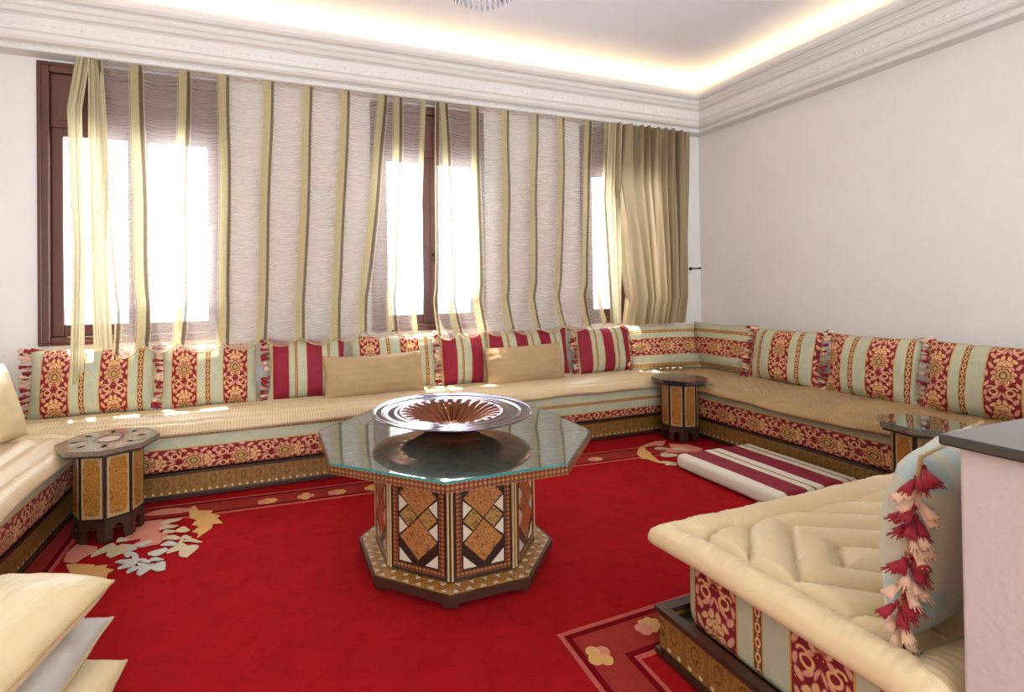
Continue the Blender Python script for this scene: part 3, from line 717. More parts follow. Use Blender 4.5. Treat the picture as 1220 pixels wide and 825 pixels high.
def topper_mesh(name, Lx, Ly, mat, res=.02, th=.055, roll=.075, pattern='channels', seed=1., droop=.0, uvrot=False, wav=.012, openends=''):
    """quilted pad: puffed channels with a rolled rim; x along the sofa, y from the front edge (0) to the back; flat underside"""
    nx, ny = max(8, int(Lx/res)), max(8, int(Ly/res))
    A, B = np.meshgrid(np.linspace(0, 1, nx), np.linspace(0, 1, ny), indexing='ij')
    # cosine-ish clustering at rims
    x = A*Lx; y = B*Ly
    dx = np.minimum(x if 'l' not in openends else np.full_like(x, 9.), (Lx-x) if 'r' not in openends else np.full_like(x, 9.)); dy = np.minimum(y, Ly-y)
    d = np.minimum(dx, dy)
    rimr = roll
    rim = np.where(d < rimr, np.sqrt(np.clip(1-(1-2*d/rimr)**2, 0, 1)), 0)
    inner = np.clip((d-rimr)/.03, 0, 1)
    if pattern == 'channels':
        c = ((y-rimr)/((Ly-2*rimr)/6)); chan = np.abs(np.sin(PI*c))**.5; along = x; gd = chan
    elif pattern == 'chevron':
        c = (np.abs(((x/.5) % 1)-.5)*.42+y)/.085; chan = np.abs(np.sin(PI*c))**.5; along = x
    else:     # nested hexagons opening to the far end
        yc = Ly/2; ddy = np.abs(y-yc)
        m = np.maximum(.547-(.64*x+.77*y), np.maximum(.075-(.88*y-.47*x), -.105-(.65*x-.76*y)))
        c = np.interp(m, [-.09, 0, .12, .24, .36, .48, .6], [.5, 1, 2, 3, 4, 5, 6]); chan = np.abs(np.sin(PI*c))**.42; along = x*.6+y
    puff = np.where(d < rimr, rim, inner*chan)
    gath = ((1-chan)+.15)*np.sin(along*(330 if res < .01 else 210)+nz(x*20, y*20, seed)*4)*(.0050 if res < .01 else .0035)*inner
    gath = gath + np.where(d < rimr, (np.sin(np.where(dx < dy, y, x)*(270 if res < .01 else 150)+d*18+nz(x*9, y*9, seed+1)*7)*.0016+.0065*nz(np.where(dx < dy, y, x)*26, d*34, seed+4))*rim, 0)
    z = th*.45+puff*th*.55+gath+nz(x*6, y*6, seed+2)*wav*.5
    # push rim outward and wavy front edge
    fx = x.copy(); fy = y.copy()
    edgew = nz(x*4.5, y*0, seed+5)*wav*1.6
    fy = fy-np.where(y < rimr*1.2, (1-y/(rimr*1.2))*(edgew+.004), 0)
    z = z-np.where(y < rimr*2, (1-y/(rimr*2))*(droop*(1+.6*nz(x*3.3, 0*y, seed+7))), 0)
    top = np.stack([fx, fy, z], -1).reshape(-1, 3)
    zb = np.where(d < rimr, (1-rim)*th*.3, 0)-np.where(y < rimr*2, (1-y/(rimr*2))*(droop*(1+.6*nz(x*3.3, 0*y, seed+7))), 0)
    bot = np.stack([fx, fy, zb], -1).reshape(-1, 3)
    i, j = np.meshgrid(np.arange(nx-1), np.arange(ny-1), indexing='ij'); k = (i*ny+j).ravel(); N = nx*ny
    F1 = np.stack([k, k+ny, k+ny+1, k+1], -1); F2 = np.stack([k, k+1, k+ny+1, k+ny], -1)+N
    ring = [j for j in range(ny)]+[i*ny+ny-1 for i in range(1, nx)]+[(nx-1)*ny+j for j in range(ny-2, -1, -1)]+[i*ny for i in range(nx-2, 0, -1)]
    F3 = [(ring[q], ring[(q+1) % len(ring)], ring[(q+1) % len(ring)]+N, ring[q]+N) for q in range(len(ring))]
    F = list(map(tuple, F1))+list(map(tuple, F2))+F3
    V = np.concatenate([top, bot]); UV = V[:, [0, 1]] if not uvrot else V[:, [1, 0]]
    return new_mesh(name, V, F, mat, None, UV, True)

def sofa_base(label, loc, rz, Lx, D, h=.165, end_l=False, end_r=False):
    """open marquetry tray: front along local x at y=0, going back to y=D"""
    t = thing('sofa_plinth', label, 'sofa base', loc, (0, 0, rz))
    def face(nm, a, b, along, ea=0., eb=0.):          # inlaid board from a to b (2d)
        g = G(); ax, ay = a; bx, by = b; ln = math.hypot(bx-ax, by-ay); ux, uy = (bx-ax)/ln, (by-ay)/ln; nx_, ny_ = -uy, ux   # inward normal (left of direction)
        def bar(z0, z1, out, inn, mi, uv=False):
            A, B = (ea, eb) if mi == 1 else (0, 0)
            x0, y0, x1, y1 = ax-ux*A, ay-uy*A, bx+ux*B, by+uy*B
            P = [(x0-nx_*out, y0-ny_*out), (x1-nx_*out, y1-ny_*out), (x1+nx_*inn, y1+ny_*inn), (x0+nx_*inn, y0+ny_*inn)]
            v = [(p[0], p[1], z) for z in (z0, z1) for p in P]
            u = [(q, z-.02) for z in (z0, z1) for q in (0, ln, ln, 0)]
            g.add(v, [(0, 1, 5, 4), (1, 2, 6, 5), (2, 3, 7, 6), (3, 0, 4, 7), (4, 5, 6, 7), (3, 2, 1, 0)], mi, u)
        bar(.0, .02, .012, .0195, 1); bar(.02, h-.018, 0, .0195, 0); bar(h-.018, h, .012, .026, 1)
        g.build(nm, [M_KHAT, M_WOODD], t, uv=True)
    face('front_board', (0, 0), (Lx, 0), 0, .012 if end_l else 0, .012 if end_r else 0)
    if end_l: face('end_board', (0, D), (0, 0), 1)
    if end_r: face('end_board', (Lx, .0205), (Lx, D), 1, -.006, 0)
    g = G(); g.box(.02, Lx-.02, .02, D, 0.005, h-.035); g.build('platform', M_WOODD, t)
    return t

ZP = .165
# back run: plinth, two mattresses, one long topper
sofa_base('long marquetry sofa plinth under the windows along the back wall', (XL+.02, 3.60, .008), 0, 5.37, .72)
t = thing('sofa_mattress', 'brocade mattress under the windows, left stretch with red damask band', 'mattress', (XL+.03, 3.585, ZP+.01))
rounded_slab('ticking', 3.17, .74, .25, .035, M_MAT, t, lambda x, y, z, a: (min(.33, z+.030) if y < .37 else .21, x), 90, seed=1.)
t = thing('sofa_mattress', 'brocade mattress under the windows, right stretch between coffee table and corner', 'mattress', (1.25, 3.585, ZP+.01))
rounded_slab('ticking', 2.16, .74, .245, .035, M_MAT, t, lambda x, y, z, a: (z+.105 if y < .37 else .21, x), 90, seed=2.)
t = thing('sofa_topper', 'cream quilted seat pad running the length of the windows', 'seat pad', (XL+.03, 3.53, .425))
link('quilted_pad', topper_mesh('quilted_pad', 5.45, .80, M_CREAMR, .022, .075, .09, 'channels', 1., .02), t)
# left run (front faces +x): local x -> -Y ... rotate so that local y points to -X
LZ = math.radians(90)
sofa_base('marquetry sofa plinth along the left wall', (-1.10, 1.2, .008), LZ, 2.40, .80)
t = thing('sofa_mattress', 'brocade mattress on the left wall sofa with rounded end at the corner', 'mattress', (-1.075, 1.25, ZP+.01), (0, 0, LZ))
rounded_slab('ticking', 2.30, .78, .245, .045, M_MAT, t, lambda x, y, z, a: (z+.022 if y < .39 else .21, x), 80, seed=3.)
t = thing('sofa_topper', 'cream quilted seat pad on the left wall sofa, in the sun', 'seat pad', (-1.0, 1.2, .424), (0, 0, LZ))
link('quilted_pad', topper_mesh('quilted_pad', 2.36, .88, M_CREAMR, .022, .08, .10, 'channels', 4., .035), t)
# right run (front faces -x)
RZ = -math.radians(90)
sofa_base('marquetry sofa plinth along the right wall behind the floor cushion', (3.475, 4.32, .008), RZ, 2.95, 1.05)
t = thing('sofa_mattress', 'brocade mattress on the right wall sofa with red damask and green bands', 'mattress', (3.45, 4.28, ZP+.01), (0, 0, RZ))
rounded_slab('ticking', 2.9, .95, .25, .035, M_MAT, t, lambda x, y, z, a: (max(.013, min(.235, z*.93+.024)) if y < .47 else .21, x), 100, seed=5.)
t = thing('sofa_topper', 'ochre ribbed seat pad on the right wall sofa, wavy along its front edge', 'seat pad', (3.345, 4.30, .425), (0, 0, RZ))
link('quilted_pad', topper_mesh('quilted_pad', 2.92, 1.10, M_OCHRE, .022, .065, .08, 'chevron', 7., .03, wav=.02), t)
# near sofa (foreground right): local x along +X from its left end, y back (towards viewer) -> build with local y = -Y
NZ = math.radians(180)
NY = 1.43
t = sofa_base('marquetry sofa plinth in the right foreground with open tray corner', (3.40, NY, .008), NZ, 2.12, .82, end_r=True)
t = thing('sofa_mattress', 'thick striped brocade mattress on the foreground sofa, stripes over its end', 'mattress', (1.33, 1.37, ZP-.03), (0, 0, 0))
def near_uv(x, y, z, a): return (-y+.0, z+x*.9+.02)
o = rounded_slab('ticking', 2.0, .74, .275, .05, M_BRO, t, lambda x, y, z, a: (.74-y+.312, (z if x < .06 else .275+x)+.08), 70, seed=9., amp=.008)
o.location = (0, -.74, 0)
# denser motifs on this one: its own uv, measured from the far edge
t = thing('sofa_topper', 'thick cream satin quilt on the foreground sofa, stitched in nested hexagons', 'seat pad', (3.35, 1.425, .405), (0, 0, NZ))
me = topper_mesh('quilted_pad', 2.12, .82, M_CREAM, .0062, .085, .11, 'hex', 11., .012, wav=.008)
# mirror the pattern so that it starts at the near (left) end
for v in me.vertices: v.co.x = 2.12-v.co.x
me.flip_normals()
link('quilted_pad', me, t)

# ---------------------------------------------------------------- cushions on the sofas
ZS = .478
def bc(x0, x1, h, label, mat, seed, tass='l', uoff=0., y=4.05, lean=.16, yaw=0., cat='cushion', t=.17, z=ZS, **k):
    return cushion('back_cushion', label, cat, x1-x0, h, t, mat, ((x0+x1)/2, y, z), yaw, lean, 0., 'striped back cushions along the sofas', uoff, seed=seed, tassels=tass, **k)
bc(-1.50, -.76, .46, 'brocade cushion with two red damask stripes, under the left window beside its frame', M_BRO, 1.1, 'l', .275, t=.2)
bc(-.73, -.10, .45, 'brocade cushion second from the left on the window sofa', M_BRO, 2.1, 'l', .29)
bc(-.02, .56, .46, 'burgundy and green striped cushion behind the plain beige lumbar cushion, left half', M_BUR, 3.1, 'l', .0)
bc(.60, 1.34, .455, 'brocade cushion mostly hidden by the plain beige lumbar cushion, under the middle window', M_BRO, 4.1, '', .285, y=4.10)
bc(1.36, 1.80, .45, 'burgundy striped cushion between the two beige lumbar cushions, tassels on its left', M_BUR, 5.1, 'l', .02)
bc(1.82, 2.66, .45, 'wide burgundy striped cushion behind the embossed beige lumbar cushion', M_BUR, 6.1, '', .01, y=4.10)
bc(2.72, 3.34, .45, 'burgundy striped cushion under the right window, next to the corner cushion', M_BUR, 7.1, 'l', .015)
cushion('corner_cushion', 'brocade cushion with level stripes standing in the corner below the gold drape', 'cushion', .78, .44, .18, M_BRO, (3.69, 3.96, ZS+.01), -.12, .25, .0, 'striped back cushions along the sofas', .225, True, 8.1, 'l')
cushion('corner_cushion', 'brocade cushion with level stripes, first on the right wall from the corner', 'cushion', .74, .46, .18, M_BRO, (4.10, 3.72, ZS), -PI/2, .18, .0, 'striped back cushions along the sofas', .22, True, 9.1, '')
def rc(y0, y1, label, seed, uoff, tass):
    return cushion('back_cushion', label, 'cushion', abs(y1-y0), .46, .19, M_BRO, (4.06, (y0+y1)/2, ZS-.01), -PI/2+.03, .2, 0, 'striped back cushions along the sofas', uoff, seed=seed, tassels=tass)
rc(3.36, 2.75, 'brocade cushion on the right wall sofa, second from the corner, tassels at both sides', 10.1, .125, 'lr')
rc(2.68, 2.10, 'brocade cushion in the middle of the right wall, tassels down its right side', 11.1, .06, 'r')
rc(2.06, 1.40, 'brocade cushion at the near end of the right wall, above the black counter', 12.1, .04, '')
cushion('corner_cushion', 'brocade cushion at the far left edge against the left wall', 'cushion', .62, .45, .18, M_BRO, (-1.74, 3.82, ZS), PI/2, .12, 0, 'striped back cushions along the sofas', .275, seed=13.1)
cushion('lumbar_cushion', 'plain beige velvet lumbar cushion, crumpled at the top edge', 'cushion', .79, .33, .15, M_VELVET, (.77, 3.90, ZS+.005), 0, .22, -.012, 'beige lumbar cushions', seed=14.1, piping=False, pinch=.03, sag=.012)
def rings(px, pz):
    e = 0
    for cx, cz, r in ((-.28, -.02, .095), (-.03, .06, .10), (.16, .10, .10), (-.03, .06, .055), (-.28, -.02, .045)):
        e = e+.006*np.exp(-((np.hypot(px-cx, pz-cz)-r)/.011)**2)
    return e
cushion('lumbar_cushion', 'beige velvet lumbar cushion embossed with rings', 'cushion', .76, .33, .15, M_VELVET, (2.10, 3.90, ZS), .0, .22, -.02, 'beige lumbar cushions', seed=15.1, piping=False, pinch=.03, emboss=rings)
cushion('throw_cushion', 'cream satin cushion leaning on the left sofa at the left edge', 'cushion', .62, .44, .2, M_PILLOW, (-1.40, 3.30, ZS+.015), PI/2-.25, .3, 0, None, seed=16.1, piping=False)

# tasselled cushion on the foreground sofa against the half wall
nc = cushion('tassel_cushion', 'pale green brocade cushion with long tassels, wedged against the half wall', 'cushion', .50, .45, .19, M_GRN, (1.585, .80, .47), PI+.22, .12, 0.0, None, .0, seed=17.1, piping=True, pinch=.03)
r = random.Random(5)
for k in range(44):
    f = k/43.
    z = .435-.43*f
    x = .240+.004*math.sin(f*9)
    grp = (k//5) % 2
    d = Vector((.35+.6*r.random(), (r.random()-.40)*1.9, -.55-.6*r.random()))
    g = G(); tassel_geo(g, (0, 0, 0), d, .044+.014*r.random(), .0125, 0, r)
    # fine threads splayed at the skirt
    for q in range(7):
        a = q*.9; e = Vector((math.cos(a), math.sin(a), 0))*.012
        g.cyl(d.normalized()*.03, d.normalized()*.056+e, .0022, .0012, 4, 0)
    o = g.build('tassel', M_TASR if grp == 0 else M_TASC, nc, True); o.location = (x, 0, z)
    o['label'] = 'burgundy tassel' if grp == 0 else 'cream tassel'

# stack of loose cushions, bottom left
def flatc(label, c, w, h, t, mat, yaw, tilt, seed, z):
    o = cushion('floor_cushion', label, 'cushion', w, h, t, mat, (0, 0, 0), 0, 0, 0, 'cushions stacked on the carpet', seed=seed, piping=True, pinch=.03, cover='cover', ex=4.2)
    o.rotation_euler = (Matrix.Rotation(yaw, 3, 'Z') @ Matrix.Rotation(-PI/2+tilt, 3, 'X')).to_euler(); o.location = (c[0], c[1], z)
    return o
flatc('cream satin cushion lowest in the stack on the carpet', (-.78, 1.37), .60, .58, .17, M_PILLOW, -.05, 0.0, 20.1, .098)
flatc('grey satin cushion in the middle of the stack on the carpet', (-.85, 1.41), .60, .58, .15, M_GREY, -.10, 0.0, 21.1, .235)
flatc('cream satin cushion on top of the stack, bottom left', (-.945, 1.37), .66, .64, .20, M_PILLOW, -.22, 0.0, 22.1, .372)

# striped floor cushion beside the right sofa
t = thing('floor_mattress', 'flat burgundy and cream striped floor cushion lying in front of the right sofa', 'floor cushion', (2.70, 2.05, .006), (0, 0, math.radians(-1)))
S_B = fabric('burgundy_cream_striped', [(0, .312, 'cream'), (0, .165, 'burg'), (.165, .17, 'line'), (.222, .242, 'chain')], .312)
rounded_slab('ticking', .70, .80, .10, .035, S_B, t, lambda x, y, z, a: (max(x, 0)+.2425 if z > .012 else .26, y), 40, seed=31., amp=.007)

# ---------------------------------------------------------------- octagonal furniture
def octo(r, rot=0., n=8): return [(r*math.cos(rot+2*PI*k/n), r*math.sin(rot+2*PI*k/n)) for k in range(n)]
TA = -1.966
t = thing('coffee_table', 'octagonal marquetry coffee table with a glass top, in the middle of the carpet', 'coffee table', (.845, 2.349, 0.009), (0, 0, TA))
g = G(); g.prism(octo(.672), .555, .586); g.build('table_top', M_GREYW2, t)
g = G()
ri = .672*math.cos(PI/8)
for k in range(8):      # banded rim round the edge
    a = PI/8+k*PI/4; c, s = math.cos(a), math.sin(a); hw = .672*math.sin(PI/8)
    P = [(ri*c+s*hw*q+c*o_, ri*s-c*hw*q+s*o_) for q, o_ in ((1, .0), (-1, .0), (-1, .004), (1, .004))]
    v = [(x, y, z) for z in (.553, .588) for x, y in P]
    g.add(v, [(0, 4, 5, 1), (1, 5, 6, 2), (2, 6, 7, 3), (3, 7, 4, 0), (4, 7, 6, 5), (0, 1, 2, 3)], 0, [(q, z) for z in (0.009, .0445) for q in (0, .5, .5, 0)])
g.build('edge_banding', M_BAND, t, uv=True)
# inlay on the top: radiating wedges in two reflection greys and a pale star, under the glass
for k in range(8):
    g = G(); a0, a1 = k*PI/4, (k+1)*PI/4
    g.prism([(.2*math.cos(a0), .2*math.sin(a0)), (.62*math.cos(a0+.03), .62*math.sin(a0+.03)), (.62*math.cos(a1-.03), .62*math.sin(a1-.03)), (.2*math.cos(a1), .2*math.sin(a1))], .586, .5868)
    g.build('inlay_wedge', M_GREYW if k % 2 else M_GREYW2, t)
g = G(); g.prism(octo(.195), .586, .5869); g.build('inlay_star', M_PEARL, t)
g = G(); g.prism(octo(.674), .5875, .5965, 0, True, 1); go = g.build('glass_top', [M_TGLASS, M_GEDGE], t)
# pedestal
PR = .395; pi_ = PR*math.cos(PI/8); ps = PR*math.sin(PI/8)*2
g = G(); g.prism(octo(PR-.004), .07, .56); g.build('pedestal', M_EBON, t)
g = G()
for k in range(8):
    a = k*PI/4; 
    for da in (-.022, .022):
        c, s = (PR+.001)*math.cos(a+da), (PR+.001)*math.sin(a+da)
        g.cyl((c*.985, s*.985, .075), (c*.985, s*.985, .553), .0055, n=6)
g.build('corner_beading', M_LIGHTW, t)
def inlay_panel():
    """in local frame: x across, z up, facing +y; returns list of (name, mesh)"""
    w2 = ps/2-.026; z0, z1 = .085, .548; out = []
    def quad(name, pts, y0, y1, mat):
        g = G(); n = len(pts)
        v = [(x, y0, z) for x, z in pts]+[(x, y1, z) for x, z in pts]
        ar = sum(pts[i][0]*pts[(i+1) % n][1]-pts[(i+1) % n][0]*pts[i][1] for i in range(n))
        f = [(i, n+i, n+(i+1) % n, (i+1) % n) for i in range(n)]+[tuple(reversed(range(n, 2*n)))]
        if ar < 0: f = [tuple(reversed(q)) for q in f]
        g.add(v, f); out.append((name, new_mesh(name, g.v, g.f, mat)))
    def strip(x0, x1, za, zb): return [(x0, za), (x1, za), (x1, zb), (x0, zb)]
    b = .024
    # banding frame: four strips
    for p in (strip(-w2, -w2+b, z0, z1), strip(w2-b, w2, z0, z1), strip(-w2+b, w2-b, z0, z0+b), strip(-w2+b, w2-b, z1-b, z1)): quad('marquetry_band', p, 0, .0022, M_BAND)
    iw = w2-b-.008; za, zb = z0+b+.008, z1-b-.008; H_ = zb-za; zm = (za+zb)/2
    sep = .005
    # two large squares-on-point above and below the crossing, two small at the sides
    R_ = iw-.004; zl, zu = zm-H_*.235, zm+H_*.235; hv = H_*.235-sep
    for zc in (zl, zu): quad('burl_diamond', [(0, zc-hv*1.0), (R_, zc), (0, zc+hv), (-R_, zc)], 0, .0030, M_BURL)
    for sx in (-1, 1):
        quad('small_diamond', [(sx*sep, zm), (sx*iw*.5, zm+hv*.5), (sx*(iw-.002), zm), (sx*iw*.5, zm-hv*.5)], 0, .0030, M_OLIVW)
        for sz in (-1, 1):
            quad('pearl_triangle', [(sx*iw, zm+sz*.012), (sx*iw, zm+sz*(hv*.95)), (sx*(iw*.56), zm+sz*hv*.56)], 0, .0026, M_PEARL)
            zz = zm+sz*H_*.5
            quad('pearl_triangle', [(sx*iw, zz), (sx*iw, zz-sz*hv*.62), (sx*iw*.36, zz)], 0, .0022, M_PEARL)
            quad('walnut_triangle', [(sx*iw*.985, zz-sz*.003), (sx*iw*.985, zz-sz*hv*.42), (sx*iw*.56, zz-sz*.003)], .0021, .0026, M_WOODD) if False else None
    return out
parts = inlay_panel()
pm = new_mesh('side_panel', *(lambda g: (g.v, g.f))((lambda g: (g.box(-ps/2+.02, ps/2-.02, -.004, 0, .079, .554), g)[1])(G())), M_EBON)
for k in range(8):
    a = PI/8+k*PI/4
    o = link('side_panel', pm, t); o.location = (pi_*math.cos(a), pi_*math.sin(a), 0); o.rotation_euler = (0, 0, a-PI/2)
    for nm, me in parts: link(nm, me, o)
# base plate with pearl triangles
g = G(); g.prism(octo(.478), .028, .062, 0); g.build('base_plate', M_WOODD, t)
g = G(); g.prism(octo(.465), .062, .066, 0); g.build('base_marquetry', M_AMBER, t)
for k in range(8):
    a = k*PI/4; g = G(); c, s = .42*math.cos(a), .42*math.sin(a); g.box(c-.035, c+.035, s-.035, s+.035, 0, .03, c=.008); g.build('foot', M_WOODD, t)
tri = {}
for k in range(8):
    a = PI/8+k*PI/4; c, s = math.cos(a), math.sin(a)
    for side, rr, dirn in (('o', .465*math.cos(PI/8)-.004, -1), ('i', pi_+.006, 1)):
        hw = (.465 if side == 'o' else PR)*math.sin(PI/8); m = 6 if side == 'o' else 5
        for q in range(m):
            if side not in tri:
                gg = G(); gg.prism([(0, -.013), (dirn*.020, 0), (0, .013)], 0, .0016); tri[side] = new_mesh('pearl_triangle', gg.v, gg.f, M_PEARL)
            u = (q+.5)/m*2*hw-hw; o = link('pearl_triangle', tri[side], t)
            o.location = (rr*c-s*u, rr*s+c*u, .066); o.rotation_euler = (0, 0, a)

# copper bowl
def bowl():
    t = thing('fluted_bowl', 'wide fluted copper bowl with a broad silvery brim on the glass table', 'bowl', (.845, 2.37, .6065))
    NR, NA, NF = 70, 336, 28
    top = [(.0, .016), (.05, .015), (.085, .018), (.11, .028), (.14, .046), (.175, .066), (.215, .083), (.25, .091), (.256, .095), (.262, .092), (.275, .0905), (.285, .0925), (.292, .0905), (.315, .0885), (.335, .0905), (.347, .0975), (.354, .0945), (.378, .096), (.387, .100), (.392, .098)]
    bot = [(.392, .096), (.387, .094), (.375, .090), (.34, .086), (.30, .085), (.25, .082), (.215, .073), (.175, .055), (.14, .034), (.115, .014), (.10, .004), (.092, 0.), (.086, 0.), (.08, .006), (.0, .008)]
    def prof(P, n):
        P = np.array(P); s = np.concatenate([[0], np.cumsum(np.hypot(*np.diff(P, axis=0).T))]); q = np.linspace(0, s[-1], n)
        return np.interp(q, s, P[:, 0]), np.interp(q, s, P[:, 1])
    for nm, P in (('fluted_dish', top), ('underside', bot)):
        r_, z_ = prof(P, NR)
        th = np.linspace(0, 2*PI, NA+1)[:-1]
        amp = np.interp(r_, [0, .05, .09, .2, .245, .26], [0, 0, .013, .018, .006, 0])
        Rr = r_[:, None]+0*th; Z = z_[:, None]+amp[:, None]*(np.abs(np.cos(NF/2*th))[None, :]-.6)
        V = np.stack([Rr*np.cos(th), Rr*np.sin(th), Z], -1).reshape(-1, 3)
        F = []
        for i in range(NR-1):
            for k in range(NA): F.append((i*NA+k, (i+1)*NA+k, (i+1)*NA+(k+1) % NA, i*NA+(k+1) % NA))
        link(nm, new_mesh(nm, V, F, M_BOWL if nm != 'underside' else M_UNDER, None, V[:, :2], True), t)
    g = G(); g.tube([(.392*math.cos(a), .392*math.sin(a), .097) for a in np.linspace(0, 2*PI, 97)[:-1]], .0035, 6, closed=True); g.build('rim_bead', M_BOWL, t, True)
bowl()

def tabouret(label, loc, rt, rb, h, rot, topmat, glass_top=False, group=None):
    t = thing('tabouret', label, 'side table', loc, (0, 0, rot), group)
    g = G(); g.prism(octo(rt), h-.026, h); g.build('table_top', topmat, t)
    g = G(); g.prism(octo(rt*.95), h-.04, h-.026); g.build('top_moulding', M_EBON, t)
    if glass_top:
        g = G(); g.prism(octo(rt*1.0), h+.0005, h+.006, 0, True, 1); g.build('glass_top', [M_TGLASS, M_GEDGE], t)
    elif topmat is not M_COUNTER:
        for k in range(8):
            g = G(); a = k*PI/4+PI/8
            pts = [(rt*.62*math.cos(a)+.045*math.cos(b)*math.cos(a)-.075*math.sin(b)*math.sin(a)*1., rt*.62*math.sin(a)+.045*math.cos(b)*math.sin(a)+.075*math.sin(b)*math.cos(a)) for b in np.linspace(0, 2*PI, 13)[:-1]]
            g.prism(pts, h, h+.0012); g.build('top_inlay', M_TABIN if k % 2 else M_TABIN2, t)
        g = G(); g.prism(octo(.05, 0, 16), h, h+.0016); g.build('top_medallion', M_PEARL, t)
        g = G(); ring = []
        for q in (0, 1): ring.append(octo((.062, .072)[q], 0, 16))
        v = [(x, y, h+.0014) for x, y in ring[0]+ring[1]]; g.add(v, [(k, (k+1) % 16, 16+(k+1) % 16, 16+k) for k in range(16)][::1]); g.f = [tuple(reversed(f)) for f in g.f]; g.build('medallion_ring', M_EBON, t)
    inr = rb*math.cos(PI/8); sd_ = 2*rb*math.sin(PI/8)
    zf = .115
    g = G(); g.prism(octo(rb-.006), zf, h-.03); g.build('body', M_EBON, t)
    # side panel: pale plate with raised lobed amber inlay, below it an apron with keyhole arch
    def vert(pts, y0, y1, mat, nm):
        n = len(pts); v = [(x, y0, z) for x, z in pts]+[(x, y1, z) for x, z in pts]
        ar = sum(pts[i][0]*pts[(i+1) % n][1]-pts[(i+1) % n][0]*pts[i][1] for i in range(n))
        f = [(i, n+i, n+(i+1) % n, (i+1) % n) for i in range(n)]+[tuple(reversed(range(n, 2*n))), tuple(range(n))]
        if ar < 0: f = [tuple(reversed(q)) for q in f]
        return new_mesh(nm, v, f, mat)
    e = sd_/2-.012; za, zb = zf+.012, h-.052
    pl = vert([(-e, za), (e, za), (e, zb), (-e, zb)], -.006, .001, M_LIGHTW, 'side_panel')
    pts = []
    N = 56
    for k in range(N):      # lobed cartouche outline
        a = 2*PI*k/N; cx, cz = math.sin(a), math.cos(a)
        sx = max(-1, min(1, cx*1.35)); sz = max(-1, min(1, cz*1.15))
        lob = 1-.09*abs(math.cos(a*8))
        pts.append((sx*(e-.006)*lob, (za+zb)/2+sz*((zb-za)/2-.01)*(1-.05*abs(math.cos(a*8)))))
    inl = vert(pts, .001, .0024, M_AMBER, 'amber_inlay')
    hw = sd_/2-.002
    arch = [(-hw, .0), (-hw*.45, .0), (-hw*.45, .03), (-hw*.3, .045), (-hw*.45, .058), (-hw*.3, .074), (0, .086), (hw*.3, .074), (hw*.45, .058), (hw*.3, .045), (hw*.45, .03), (hw*.45, 0), (hw, 0), (hw, zf), (-hw, zf)]
    ap = vert(arch, -.012, .0, M_WOODD, 'apron')
    bead = (lambda g: (g.box(-.004, .004, -.006, .003, 0, h-.03), new_mesh('corner_bead', g.v, g.f, M_EBON))[1])(G())
    for k in range(8):
        a = PI/8+k*PI/4; L_ = (inr*math.cos(a), inr*math.sin(a), 0); rz = a-PI/2
        o = link('side_panel', pl, t); o.location = L_; o.rotation_euler = (0, 0, rz)
        link('amber_inlay', inl, o)
        o = link('apron', ap, t); o.location = L_; o.rotation_euler = (0, 0, rz)
        a = k*PI/4; o = link('corner_bead', bead, t); o.location = ((rb-.003)*math.cos(a), (rb-.003)*math.sin(a), 0); o.rotation_euler = (0, 0, a-PI/2)
    return t
M_TABIN = amber('tabouret_inlay', L(104, 82, 64), L(124, 100, 80), L(72, 54, 42), 110)
M_TABIN2 = amber('tabouret_inlay_pale', L(134, 114, 94), L(152, 130, 108), L(92, 72, 58), 110)
M_TABTOP = amber('tabouret_top_marquetry', L(98, 82, 66), L(118, 102, 84), L(74, 58, 46), 150)
tabouret('octagonal marquetry side table with pearl medallion, in the left corner of the sofas', (-.835, 3.25, .009), .240, .162, .50, .12, M_TABTOP)
tabouret('octagonal marquetry side table in the far right corner between the sofas', (3.285, 3.385, .009), .225, .150, .515, .2, M_COUNTER)
tabouret('octagonal side table with a glass top beside the near end of the right sofa', (3.26, 1.655, .009), .20, .14, .545, .2, M_TABTOP, True)

